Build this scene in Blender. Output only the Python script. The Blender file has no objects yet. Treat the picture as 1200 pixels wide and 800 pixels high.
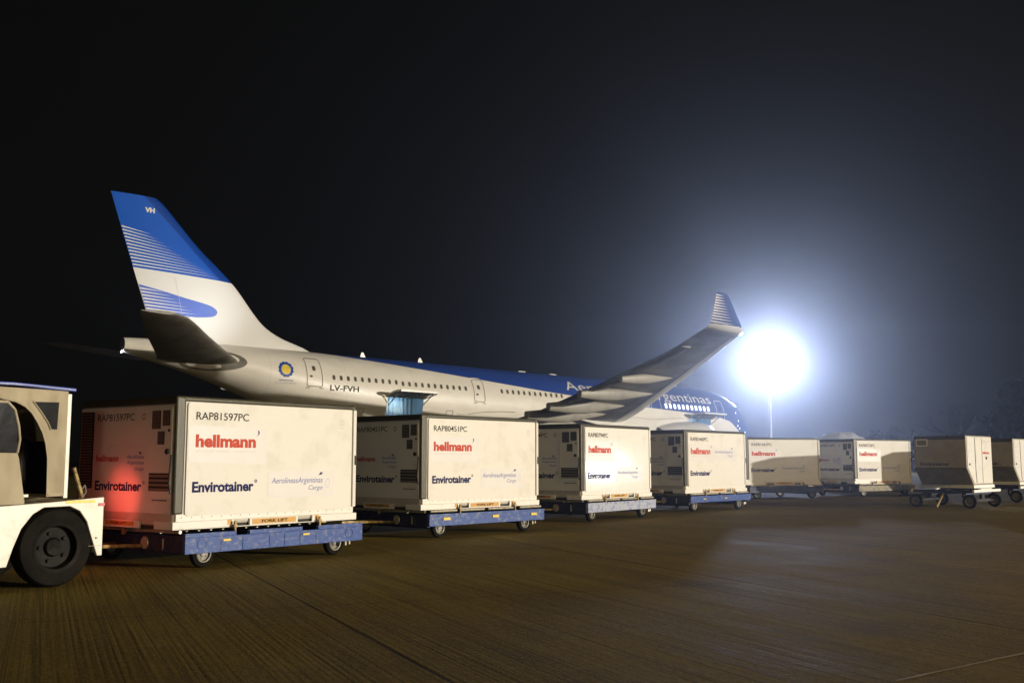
import bpy, bmesh, math, random
from math import sin, cos, pi, radians as R, sqrt
from mathutils import Vector, Matrix
from mathutils.geometry import tessellate_polygon
random.seed(7)
SC = bpy.context.scene

# ------------------------------------------------------------------ camera
cam = bpy.data.cameras.new("camera"); co = bpy.data.objects.new("camera", cam)
SC.collection.objects.link(co); SC.camera = co
cam.sensor_width = 36; cam.lens = 36.86; cam.clip_start = 0.1; cam.clip_end = 2000
co.location = (0, 0, 1.379); co.rotation_euler = (pi / 2 + 0.11294, 0, 0)
SC.render.resolution_x = 1024; SC.render.resolution_y = 682

# ------------------------------------------------------------------ world, lights, exposure
wd = bpy.data.worlds.new("World"); SC.world = wd; wd.use_nodes = True
bg = wd.node_tree.nodes["Background"]
bg.inputs[0].default_value = (0.50, 0.47, 0.40, 1); bg.inputs[1].default_value = 0.004
vs = SC.view_settings
vs.view_transform = 'Standard'; vs.look = 'None'; vs.exposure = 0; vs.gamma = 1; vs.use_curve_mapping = False
cy = SC.cycles
cy.use_denoising = True
cy.max_bounces = 5; cy.diffuse_bounces = 2; cy.glossy_bounces = 3; cy.volume_bounces = 0; cy.transmission_bounces = 3
cy.transparent_max_bounces = 8; cy.sample_clamp_indirect = 4; cy.sample_clamp_direct = 0
cy.volume_step_rate = 4; cy.caustics_reflective = False; cy.caustics_refractive = False

HAZE = 0.00125; HAZEG = 0.885
def spot(name, loc, target, power, col, size, blend, rad):
    l = bpy.data.lights.new(name, 'SPOT'); o = bpy.data.objects.new(name, l); SC.collection.objects.link(o)
    l.energy = power; l.color = col; l.spot_size = R(size); l.spot_blend = blend; l.shadow_soft_size = rad
    o.location = loc
    o.rotation_euler = (Vector(target) - Vector(loc)).to_track_quat('-Z', 'Y').to_euler()
    return o
# the distant sodium mast of the apron, far out of frame to the right: low raking warm light
spot("apron_sodium_light", (288, -73, 30), (0, 40, 3), 5.5e6, (1.0, 0.91, 0.76), 40, 0.6, 1.6)
# amber fill added high to the right behind the camera to warm the ground
spot("amber_ground_fill", (32, -4, 19), (12, 22, 0), 2.4e4, (1.0, 0.68, 0.24), 85, 1.0, 1.2)
# weak fill added far behind the camera to lift the dim end faces
spot("end_face_fill", (28, -120, 9), (4, 30, 1), 0.45e5, (1.0, 0.86, 0.58), 60, 0.8, 2.0)
# white floods on the mast beyond the nose, pointing back at the apron
MX, MY, MZ = 33.2, 135.0, 14.2
spot("mast_flood_light", (MX, MY - 1.6, MZ), (27, 115, 0), 0.78e5, (0.60, 0.68, 1.0), 124, 1.0, 1.5)
# headlights of a vehicle waiting to the right of the frame
spot("vehicle_head_light", (34.6, 37.4, 1.1), (4, 25.5, 1.3), 1.6e3, (0.86, 0.92, 1.0), 60, 0.8, 0.35)

# ------------------------------------------------------------------ helpers
def link(o):
    SC.collection.objects.link(o); return o
def tagp(o, label=None, cat=None, group=None, kind=None):
    if label: o["label"] = label
    if cat: o["category"] = cat
    if group: o["group"] = group
    if kind: o["kind"] = kind
    return o
def empty(name, loc=(0, 0, 0), rot=(0, 0, 0), label=None, cat=None, group=None):
    o = link(bpy.data.objects.new(name, None)); o.location = loc; o.rotation_euler = rot
    o.empty_display_size = 0.2
    return tagp(o, label, cat, group)

class MB:
    def __init__(s): s.v = []; s.f = []; s.m = []
    def add(s, vs, fs, mi=0, M=None):
        b = len(s.v)
        s.v += [tuple(M @ Vector(p)) if M else tuple(p) for p in vs]
        s.f += [tuple(i + b for i in f) for f in fs]; s.m += [mi] * len(fs)
        return s
    def box(s, a, b, mi=0, M=None):
        x0, y0, z0 = a; x1, y1, z1 = b
        return s.add([(x0, y0, z0), (x1, y0, z0), (x1, y1, z0), (x0, y1, z0), (x0, y0, z1), (x1, y0, z1), (x1, y1, z1), (x0, y1, z1)],
                     [(0, 3, 2, 1), (4, 5, 6, 7), (0, 1, 5, 4), (1, 2, 6, 5), (2, 3, 7, 6), (3, 0, 4, 7)], mi, M)
    def prism(s, pts, axis, lo, hi, mi=0, M=None):
        # pts: 2D outline; axis 'y' -> (x,z) outline extruded in y; 'x' -> (y,z); 'z' -> (x,y)
        def P(p, h):
            return {'y': (p[0], h, p[1]), 'x': (h, p[0], p[1]), 'z': (p[0], p[1], h)}[axis]
        n = len(pts); v = [P(p, lo) for p in pts] + [P(p, hi) for p in pts]
        tr = tessellate_polygon([[Vector((p[0], p[1], 0)) for p in pts]])
        f = [tuple(t) for t in tr] + [tuple(n + i for i in reversed(t)) for t in tr]
        f += [(i, (i + 1) % n, n + (i + 1) % n, n + i) for i in range(n)]
        return s.add(v, f, mi, M)
    def cyl(s, a, b, r0, r1=None, n=20, mi=0, caps=True, M=None):
        a = Vector(a); b = Vector(b); r1 = r0 if r1 is None else r1
        d = (b - a).normalized(); q = d.to_track_quat('Z', 'Y')
        v = []
        for c, r in ((a, r0), (b, r1)):
            for i in range(n):
                t = 2 * pi * i / n; v.append(c + q @ Vector((r * cos(t), r * sin(t), 0)))
        f = [(i, (i + 1) % n, n + (i + 1) % n, n + i) for i in range(n)]
        if caps: f += [tuple(reversed(range(n))), tuple(range(n, 2 * n))]
        return s.add(v, f, mi, M)
    def lathe(s, prof, o=(0, 0, 0), axis=(0, 1, 0), n=36, mi=0, M=None):
        # prof: (r, h) along axis
        o = Vector(o); q = Vector(axis).normalized().to_track_quat('Z', 'Y'); v = []; f = []
        for r, h in prof:
            for i in range(n):
                t = 2 * pi * i / n; v.append(o + q @ Vector((r * cos(t), r * sin(t), h)))
        for j in range(len(prof) - 1):
            for i in range(n):
                k = (i + 1) % n; f.append((j * n + i, j * n + k, (j + 1) * n + k, (j + 1) * n + i))
        return s.add(v, f, mi, M)
    def tube(s, pts, r, n=8, mi=0, M=None):
        for a, b in zip(pts[:-1], pts[1:]): s.cyl(a, b, r, r, n, mi, True, M)
        return s
    def grid(s, fn, nu, nv, mi=0, closeu=False):
        v = [fn(i / nu, j / nv) for j in range(nv + 1) for i in range(nu + (0 if closeu else 1))]
        w = nu if closeu else nu + 1; f = []
        for j in range(nv):
            for i in range(nu):
                k = (i + 1) % w; f.append((j * w + i, j * w + k, (j + 1) * w + k, (j + 1) * w + i))
        return s.add(v, f, mi)
    def build(s, name, mats, parent=None, smooth=None, bevel=0, loc=None, merge=False):
        me = bpy.data.meshes.new(name); me.from_pydata([tuple(p) for p in s.v], [], s.f)
        mats = mats if isinstance(mats, (list, tuple)) else [mats]
        for m in mats: me.materials.append(m)
        me.polygons.foreach_set('material_index', s.m)
        bm = bmesh.new(); bm.from_mesh(me)
        if merge: bmesh.ops.remove_doubles(bm, verts=bm.verts, dist=1e-4)
        bmesh.ops.recalc_face_normals(bm, faces=bm.faces)
        if bevel:
            es = [e for e in bm.edges if len(e.link_faces) == 2 and e.calc_face_angle(0) > 0.6]
            bev = bmesh.ops.bevel(bm, geom=es, offset=bevel, segments=2 if bevel < .03 else 4, affect='EDGES', profile=0.5, clamp_overlap=True)
        if smooth and bevel:
            for fc in bev['faces']: fc.smooth = True
        elif smooth:
            for fc in bm.faces: fc.smooth = True
            for e in bm.edges:
                if len(e.link_faces) == 2 and e.calc_face_angle(0) > smooth: e.smooth = False
        bm.to_mesh(me); bm.free(); me.update()
        o = link(bpy.data.objects.new(name, me)); o.parent = parent
        if loc: o.location = loc
        return o

def copy_tree(o, parent=None):
    c = o.copy(); SC.collection.objects.link(c); c.parent = parent
    for ch in list(o.children): copy_tree(ch, c)
    return c

# text -> 2D triangles
_tc = {}
def text2d(body, bold=0.0, shear=0.0, spacing=1.0):
    k = (body, bold, shear, spacing)
    if k in _tc: return _tc[k]
    cu = bpy.data.curves.new("t", 'FONT'); cu.body = body; cu.size = 1; cu.offset = bold; cu.shear = shear
    cu.space_character = spacing; cu.resolution_u = 4
    o = bpy.data.objects.new("t", cu); SC.collection.objects.link(o); bpy.context.view_layer.update()
    me = bpy.data.meshes.new_from_object(o)
    v = [(p.co.x, p.co.y) for p in me.vertices]; f = [tuple(p.vertices) for p in me.polygons]
    bpy.data.objects.remove(o); bpy.data.curves.remove(cu); bpy.data.meshes.remove(me)
    _tc[k] = (v, f); return v, f
def text_into(mb, body, box, fn, mi=0, bold=0.0, shear=0.0, spacing=1.0, cuts=0):
    """box = (x0, z0, x1, z1): x0 maps text left, x1 text right (may be < x0); fn(x, z) -> 3D point"""
    v, f = text2d(body, bold, shear, spacing)
    xs = [p[0] for p in v]; ys = [p[1] for p in v]
    ax, bx, ay, by = min(xs), max(xs), min(ys), max(ys)
    x0, z0, x1, z1 = box
    v2 = [(x0 + (p[0] - ax) / (bx - ax) * (x1 - x0), z0 + (p[1] - ay) / (by - ay) * (z1 - z0)) for p in v]
    if cuts:
        bm = bmesh.new(); bv = [bm.verts.new((p[0], p[1], 0)) for p in v2]
        for t in f:
            try: bm.faces.new([bv[i] for i in t])
            except ValueError: pass
        for k in range(1, cuts):
            z = z0 + (z1 - z0) * k / cuts
            bmesh.ops.bisect_plane(bm, geom=bm.verts[:] + bm.edges[:] + bm.faces[:], plane_co=(0, z, 0), plane_no=(0, 1, 0))
        bm.verts.index_update()
        v2 = [(p.co.x, p.co.y) for p in bm.verts]; f = [tuple(q.index for q in fc.verts) for fc in bm.faces]; bm.free()
    mb.add([fn(*p) for p in v2], f, mi)

# ------------------------------------------------------------------ materials
def mat(name, col, rough=0.5, metal=0.0, col2=None, nscale=3.0, thr=(0.45, 0.7), bump=0.0, bscale=40, stretch=(1, 1, 1), coat=0, rvar=0.0, emis=None, estr=0, alpha=1, spec=0.5):
    m = bpy.data.materials.new(name); m.use_nodes = True; nt = m.node_tree; b = nt.nodes["Principled BSDF"]
    b.inputs['Base Color'].default_value = (*col, 1); b.inputs['Roughness'].default_value = rough
    b.inputs['Metallic'].default_value = metal; b.inputs['Coat Weight'].default_value = coat; b.inputs['Coat Roughness'].default_value = .3
    b.inputs['Specular IOR Level'].default_value = spec
    b.inputs['Alpha'].default_value = alpha
    if emis: b.inputs['Emission Color'].default_value = (*emis, 1); b.inputs['Emission Strength'].default_value = estr
    if col2 or bump or rvar:
        tc = nt.nodes.new('ShaderNodeTexCoord'); mp = nt.nodes.new('ShaderNodeMapping'); mp.inputs['Scale'].default_value = stretch
        nt.links.new(tc.outputs['Object'], mp.inputs[0])
        oi = nt.nodes.new('ShaderNodeObjectInfo'); va = nt.nodes.new('ShaderNodeVectorMath'); va.operation = 'ADD'
        ml = nt.nodes.new('ShaderNodeMath'); ml.operation = 'MULTIPLY'; ml.inputs[1].default_value = 37
        nt.links.new(oi.outputs['Random'], ml.inputs[0]); nt.links.new(mp.outputs[0], va.inputs[0]); nt.links.new(ml.outputs[0], va.inputs[1])
        n = nt.nodes.new('ShaderNodeTexNoise'); n.inputs['Scale'].default_value = nscale; n.inputs['Detail'].default_value = 8; n.inputs['Roughness'].default_value = .65
        nt.links.new(va.outputs[0], n.inputs['Vector'])
        mr = nt.nodes.new('ShaderNodeMapRange'); mr.inputs[1].default_value = thr[0]; mr.inputs[2].default_value = thr[1]
        nt.links.new(n.outputs['Fac'], mr.inputs[0])
        if col2:
            mx = nt.nodes.new('ShaderNodeMix'); mx.data_type = 'RGBA'
            mx.inputs['A'].default_value = (*col, 1); mx.inputs['B'].default_value = (*col2, 1)
            nt.links.new(mr.outputs[0], mx.inputs['Factor']); nt.links.new(mx.outputs['Result'], b.inputs['Base Color'])
        if rvar:
            m2 = nt.nodes.new('ShaderNodeMath'); m2.operation = 'MULTIPLY_ADD'; m2.inputs[1].default_value = rvar; m2.inputs[2].default_value = rough
            nt.links.new(mr.outputs[0], m2.inputs[0]); nt.links.new(m2.outputs[0], b.inputs['Roughness'])
        if bump:
            n2 = nt.nodes.new('ShaderNodeTexNoise'); n2.inputs['Scale'].default_value = bscale; n2.inputs['Detail'].default_value = 4
            nt.links.new(va.outputs[0], n2.inputs['Vector'])
            bp = nt.nodes.new('ShaderNodeBump'); bp.inputs['Strength'].default_value = bump; bp.inputs['Distance'].default_value = .02
            nt.links.new(n2.outputs['Fac'], bp.inputs['Height']); nt.links.new(bp.outputs[0], b.inputs['Normal'])
    return m

M = {}
M['panel'] = mat('container_panel', (.80, .78, .735), .11, 0, (.66, .63, .56), 2.2, (.5, .8), .012, 3, rvar=.03)
M['shell'] = mat('container_shell', (.55, .52, .46), .45, 0, (.42, .39, .33), 2.5)
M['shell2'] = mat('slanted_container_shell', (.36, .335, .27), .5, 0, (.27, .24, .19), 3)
M['alu'] = mat('container_trim', (.065, .060, .040), .45, .2, (.045, .040, .028), 6, stretch=(1, 1, .3), bump=.05)
M['skirt'] = mat('container_skirt', (.78, .76, .71), .42, .0, (.55, .52, .46), 7, (.55, .8), .05, 20)
M['black'] = mat('black_rubber', (.012, .012, .012), .6)
M['gap'] = mat('dark_recess', (.02, .018, .015), .8)
M['louvre'] = mat('louvre_grey', (.22, .20, .17), .5, .2)
M['ink'] = mat('black_lettering', (.03, .03, .025), .7, spec=.08)
M['navy'] = mat('navy_lettering', (.018, .02, .10), .7, spec=.08)
M['red'] = mat('red_lettering', (.52, .085, .06), .7, spec=.08)
M['aero'] = mat('blue_lettering', (.16, .19, .46), .7, spec=.08)
M['fade'] = mat('faded_lettering', (.55, .52, .52), .5)
M['film'] = mat('sticker_film', (.755, .735, .735), .26, 0, (.79, .77, .745), 6, (.4, .7), .04, 8)
M['orange'] = mat('orange_label', (.62, .33, .06), .5, 0, (.5, .26, .08), 20)
M['rail'] = mat('blue_rail_paint', (.020, .062, .26), .5, 0, (.20, .22, .27), 11, (.50, .72), .10, 30, stretch=(1, 1, 1.6))
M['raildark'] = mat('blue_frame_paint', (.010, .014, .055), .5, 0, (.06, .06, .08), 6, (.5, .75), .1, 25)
M['railworn'] = mat('worn_rail_paint', (.40, .42, .50), .42, .1, (.10, .14, .36), 11, (.48, .66), .25, 30)
M['railold'] = mat('faded_rail_paint', (.26, .22, .11), .6, 0, (.08, .08, .10), 9, (.45, .62), .2)
M['tube'] = mat('galvanised_tube', (.62, .58, .48), .4, .5, (.40, .30, .16), 9)
M['rust'] = mat('rusty_yellow_steel', (.42, .31, .12), .55, .1, (.18, .11, .05), 14, (.45, .6), .15)
M['tyre'] = mat('tyre_rubber', (.006, .0056, .005), .85, 0, (.013, .011, .008), 6, (.4, .7), .3, 40, spec=.1)
M['rim'] = mat('worn_wheel_rim', (.20, .185, .15), .5, .3, (.07, .06, .045), 12)
M['rimdark'] = mat('dark_wheel_rim', (.004, .0037, .0034), .6, 0, (.018, .014, .010), 12, spec=.12)
M['yellow'] = mat('yellow_reflector', (.85, .62, .05), .4, 0, (.6, .4, .08), 20)
M['tug'] = mat('cream_tug_paint', (.78, .75, .66), .38, 0, (.52, .46, .36), 5, (.5, .8), .04, 12)
M['tugblue'] = mat('blue_tug_paint', (.03, .06, .32), .4)
M['canvas'] = mat('beige_canvas', (.42, .36, .25), .85, 0, (.32, .265, .18), 2.2, (.40, .72), 1.0, 3.2, stretch=(1.3, 1, .75))
for _n in M['canvas'].node_tree.nodes:
    if _n.type == 'BUMP': _n.inputs['Distance'].default_value = .11
    if _n.type == 'TEX_NOISE': _n.inputs['Detail'].default_value = 1.2; _n.inputs['Roughness'].default_value = .35
M['plastic'] = mat('clear_canvas_window', (.006, .005, .004), .05, 0, (.012, .010, .007), 5, (.4, .7), .2, 3, spec=.10)
M['redlens'] = mat('red_reflector', (.5, .02, .015), .3)
M['redlit'] = mat('lit_tail_lamp', (.6, .03, .02), .3, emis=(1, .06, .03), estr=25)
M['pwhite'] = mat('aircraft_white', (.74, .71, .64), .34, 0, (.62, .58, .50), .35, (.45, .75), .01, 2, coat=.2, stretch=(1, 1, 3))
M['pblue'] = mat('livery_blue', (.006, .06, .33), .4, spec=.3)
M['pblue2'] = mat('livery_light_blue', (.05, .12, .50), .4, spec=.3)
M['pgrey'] = mat('wing_grey', (.50, .48, .43), .5, 0, (.26, .245, .21), .8, (.4, .7), .02, 3)
M['pgreyd'] = mat('fairing_grey', (.22, .20, .165), .5, 0, (.13, .115, .09), 1.2)
M['pgreyf'] = mat('fairing_paint', (.33, .305, .25), .45, 0, (.20, .18, .14), 1.0, (.5, .8))
M['pfair'] = mat('flap_grey', (.16, .15, .125), .5, 0, (.10, .09, .07), 1.5)
M['pline'] = mat('panel_outline', (.16, .13, .10), .6)
M['plinew'] = mat('door_outline_white', (.75, .75, .75), .5)
M['pane'] = mat('cabin_window_pane', (.10, .085, .06), .2)
M['panesill'] = mat('cabin_window_surround', (.62, .58, .50), .4)
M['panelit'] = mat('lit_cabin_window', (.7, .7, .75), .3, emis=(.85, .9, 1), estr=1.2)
M['metal'] = mat('bare_metal', (.55, .54, .52), .3, .9)
M['hold'] = mat('cargo_hold_lining', (.30, .42, .50), .5, 0, (.2, .3, .38), 2)
M['holdlamp'] = mat('hold_lamp', (.9, .9, .9), .3, emis=(.75, .9, 1), estr=14)
M['navlamp'] = mat('white_tail_lamp', (.9, .9, .9), .3, emis=(.8, .9, 1), estr=60)
M['pole'] = mat('mast_steel', (.60, .60, .58), .4, .4)
M['flood'] = mat('lit_floodlight', (1, 1, 1), .3, emis=(.80, .88, 1.0), estr=900)
M['bark'] = mat('tree_bark', (.012, .011, .010), .95, 0, (.008, .007, .006), 8, spec=.05)
M['leaf'] = mat('tree_foliage', (.006, .009, .006), .95, 0, (.012, .015, .009), 3, spec=.05)
M['wrap'] = mat('white_plastic_sheet', (.75, .77, .80), .18, 0, (.6, .62, .66), 2, (.4, .7), .5, 5)
_w = M['wrap'].node_tree.nodes['Principled BSDF']; _w.inputs['Subsurface Weight'].default_value = .9; _w.inputs['Subsurface Radius'].default_value = (1, 1, 1); _w.inputs['Subsurface Scale'].default_value = .8
_t = M['wrap'].node_tree; _a = _t.nodes.new('ShaderNodeBsdfTranslucent'); _a.inputs[0].default_value = (.9, .92, .95, 1); _m = _t.nodes.new('ShaderNodeMixShader'); _m.inputs[0].default_value = .55
_o = [n for n in _t.nodes if n.type == 'OUTPUT_MATERIAL'][0]; _t.links.new(_w.outputs[0], _m.inputs[1]); _t.links.new(_a.outputs[0], _m.inputs[2]); _t.links.new(_m.outputs[0], _o.inputs[0])
M['yellowline'] = mat('joint_line_paint', (.30, .24, .12), .7, 0, (.18, .14, .08), 9)

# ------------------------------------------------------------------ ground (one sheet)
GA = R(114.0)
gm = bpy.data.materials.new('grooved_concrete'); gm.use_nodes = True; nt = gm.node_tree; B = nt.nodes["Principled BSDF"]
def N(t, **k):
    n = nt.nodes.new(t)
    for a, b in k.items(): setattr(n, a, b)
    return n
def Lk(a, b): nt.links.new(a, b)
tc = N('ShaderNodeTexCoord'); mp = N('ShaderNodeMapping'); mp.inputs['Rotation'].default_value = (0, 0, -GA); Lk(tc.outputs['Object'], mp.inputs[0])
# after rotation x runs along the grooves, y across
def noise(vec_scale, scale, detail=4, rough=.55):
    m_ = N('ShaderNodeMapping'); m_.inputs['Scale'].default_value = vec_scale; Lk(mp.outputs[0], m_.inputs[0])
    n = N('ShaderNodeTexNoise'); n.inputs['Scale'].default_value = scale; n.inputs['Detail'].default_value = detail; n.inputs['Roughness'].default_value = rough
    Lk(m_.outputs[0], n.inputs['Vector']); return n.outputs['Fac']
def mrange(x, a, b, c=0, d=1):
    n = N('ShaderNodeMapRange'); n.inputs[1].default_value = a; n.inputs[2].default_value = b; n.inputs[3].default_value = c; n.inputs[4].default_value = d
    Lk(x, n.inputs[0]); return n.outputs[0]
def math2(op, a, b):
    n = N('ShaderNodeMath', operation=op)
    for i, q in enumerate((a, b)):
        if isinstance(q, (int, float)): n.inputs[i].default_value = q
        else: Lk(q, n.inputs[i])
    return n.outputs[0]
def mixc(f, a, b):
    n = N('ShaderNodeMix', data_type='RGBA')
    Lk(f, n.inputs['Factor'])
    for k, q in (('A', a), ('B', b)):
        if isinstance(q, tuple): n.inputs[k].default_value = (*q, 1)
        else: Lk(q, n.inputs[k])
    return n.outputs['Result']
groove = noise((.006, 1, 1), 26, 4, .7)
fine = noise((.25, 1, 1), 55, 3)
big = noise((1, 1, 1), .22, 5)
mid = noise((.5, 1, 1), .8, 9, .72)
grain = noise((1, 1, 1), 60, 3, .7)
grain2 = noise((.5, 1, 1), 22, 4, .7)
# tined grooves: fine parallel lines every 5 cm or so, cut unevenly
wob = noise((.02, 1, 1), 2.6, 3)
sepg = N('ShaderNodeSeparateXYZ'); Lk(mp.outputs[0], sepg.inputs[0])
gy = math2('ADD', math2('ADD', sepg.outputs['Y'], 200.0), math2('MULTIPLY', wob, .16))
def lines(period, w):
    return mrange(math2('PINGPONG', gy, period / 2), w * .3, w, 1, 0)
patchy = noise((.25, 1, 1), 1.3, 6, .65)
patchy2 = noise((.008, 1, 1), 7.0, 4, .6)
gl = math2('MULTIPLY', lines(.055, .016), mrange(patchy, .40, .60, .1, .9))
gl = math2('MAXIMUM', gl, math2('MULTIPLY', lines(.23, .022), mrange(patchy2, .46, .58, 0, 1)))
base = mixc(mrange(big, .35, .68), (.125, .092, .020), (.175, .130, .030))
base = mixc(mrange(mid, .44, .62, 0, .75), base, (.065, .043, .009))
stain = noise((1, 1, 1), .55, 6, .6)
base = mixc(mrange(stain, .58, .70, 0, .6), base, (.035, .024, .008))
base = mixc(mrange(stain, .36, .28, 0, .5), base, (.24, .19, .065))
base = mixc(mrange(groove, .48, .66, .0, .30), base, (.050, .034, .016))
hair = noise((.004, 1, 1), 55, 2, .5)
hair2 = noise((.010, 1, 1), 17, 3, .6)
base = mixc(math2('MULTIPLY', gl, .30), base, (.022, .015, .006))
base = mixc(math2('MULTIPLY', mrange(hair, .52, .585, 0, .75), mrange(patchy2, .40, .56, .25, 1)), base, (.024, .016, .006))
base = mixc(mrange(hair2, .58, .62, 0, .6), base, (.015, .010, .004))
base = mixc(mrange(grain2, .52, .70, 0, .45), base, (.26, .20, .07))
base = mixc(mrange(grain2, .48, .30, 0, .5), base, (.03, .02, .006))
base = mixc(mrange(grain, .46, .74, 0, .75), base, (.30, .235, .06))
# slab joints, 5 m apart, running with the grooves; and cross joints
sep = N('ShaderNodeSeparateXYZ'); Lk(mp.outputs[0], sep.inputs[0])
def joint(coord, off, period, w):
    a = math2('ADD', coord, off); a = math2('PINGPONG', a, period / 2)
    return mrange(a, w * .5, w, 1, 0)
_c = (.43 * sin(GA) + 6.87 * cos(GA))   # offset so that a joint passes through (-0.43, 6.87)
j1 = joint(sep.outputs['Y'], -_c + 100, 5.0, .022)
j2 = joint(sep.outputs['X'], 1.9, 6.0, .018)
jj = math2('MAXIMUM', j1, math2('MULTIPLY', j2, .6))
base = mixc(math2('MULTIPLY', jj, mrange(stain, .3, .6, .55, 1)), base, (.018, .013, .006))
Lk(base, B.inputs['Base Color'])
rg = mrange(mid, .35, .65, .9, .7); rg = math2('ADD', rg, mrange(groove, .4, .6, -.06, .12)); Lk(rg, B.inputs['Roughness'])
B.inputs['Specular IOR Level'].default_value = .06
hgt = math2('ADD', math2('MULTIPLY', grain, .5), math2('MULTIPLY', fine, .5)); hgt = math2('SUBTRACT', math2('SUBTRACT', hgt, jj), math2('MULTIPLY', gl, .5))
bp_ = N('ShaderNodeBump'); bp_.inputs['Strength'].default_value = .30; bp_.inputs['Distance'].default_value = .006
Lk(hgt, bp_.inputs['Height']); Lk(bp_.outputs[0], B.inputs['Normal'])
g = MB(); g.add([(-600, -300, 0), (600, -300, 0), (600, 900, 0), (-600, 900, 0)], [(0, 1, 2, 3)])
tagp(g.build('ground', gm), 'grooved concrete apron', None, None, 'structure')
# pale joint line at lower right of the picture
ln = MB(); a_ = Vector((2.42, 6.81)); d_ = Vector((cos(R(36.8)), sin(R(36.8)))); n_v = Vector((-d_.y, d_.x)); K = 60
vv = []
for i in range(K + 1):
    c = a_ + d_ * (i * 9.0 / K); w = .010 + .006 * random.random(); off = n_v * (random.random() - .5) * .008
    vv += [(*(c + off - n_v * w), .004), (*(c + off + n_v * w), .004)]
ln.add(vv, [(2 * i, 2 * i + 2, 2 * i + 3, 2 * i + 1) for i in range(K)])
tagp(ln.build('painted_line', M['yellowline']), 'thin pale joint line across the concrete', None, None, 'structure')

# ================================================================== containers
CL, CW, CH = 3.18, 2.24, 1.70
def c_side(u, z, off=0.0): return (u - CL / 2, -CW / 2 - off, z - .5)      # long face, u from near corner
def c_end(e, z, off=0.0): return (-CL / 2 - off, e - CW / 2, z - .5)      # end face, e from near corner
def roundrect(x0, z0, x1, z1, r, n=5):
    p = []
    for cx, cz, a0 in ((x1 - r, z1 - r, 0), (x0 + r, z1 - r, 90), (x0 + r, z0 + r, 180), (x1 - r, z0 + r, 270)):
        for i in range(n + 1):
            t = R(a0 + 90 * i / n); p.append((cx + r * cos(t), cz + r * sin(t)))
    return p
def flatpoly(mb, pts, fn, mi=0):
    tr = tessellate_polygon([[Vector((p[0], p[1], 0)) for p in pts]])
    mb.add([fn(*p) for p in pts], [tuple(t) for t in tr], mi)
def swallow(mb, x, z, s, fn, mi=0):
    pts = [(0, .2), (.5, .45), (.7, .8), (1.0, 1.0), (1.9, 1.05), (1.2, .8), (2.2, .55), (1.1, .5), (1.7, .1), (.9, .3), (.45, .2)]
    flatpoly(mb, [(x + p[0] * s, z + p[1] * s) for p in pts], fn, mi)

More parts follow.
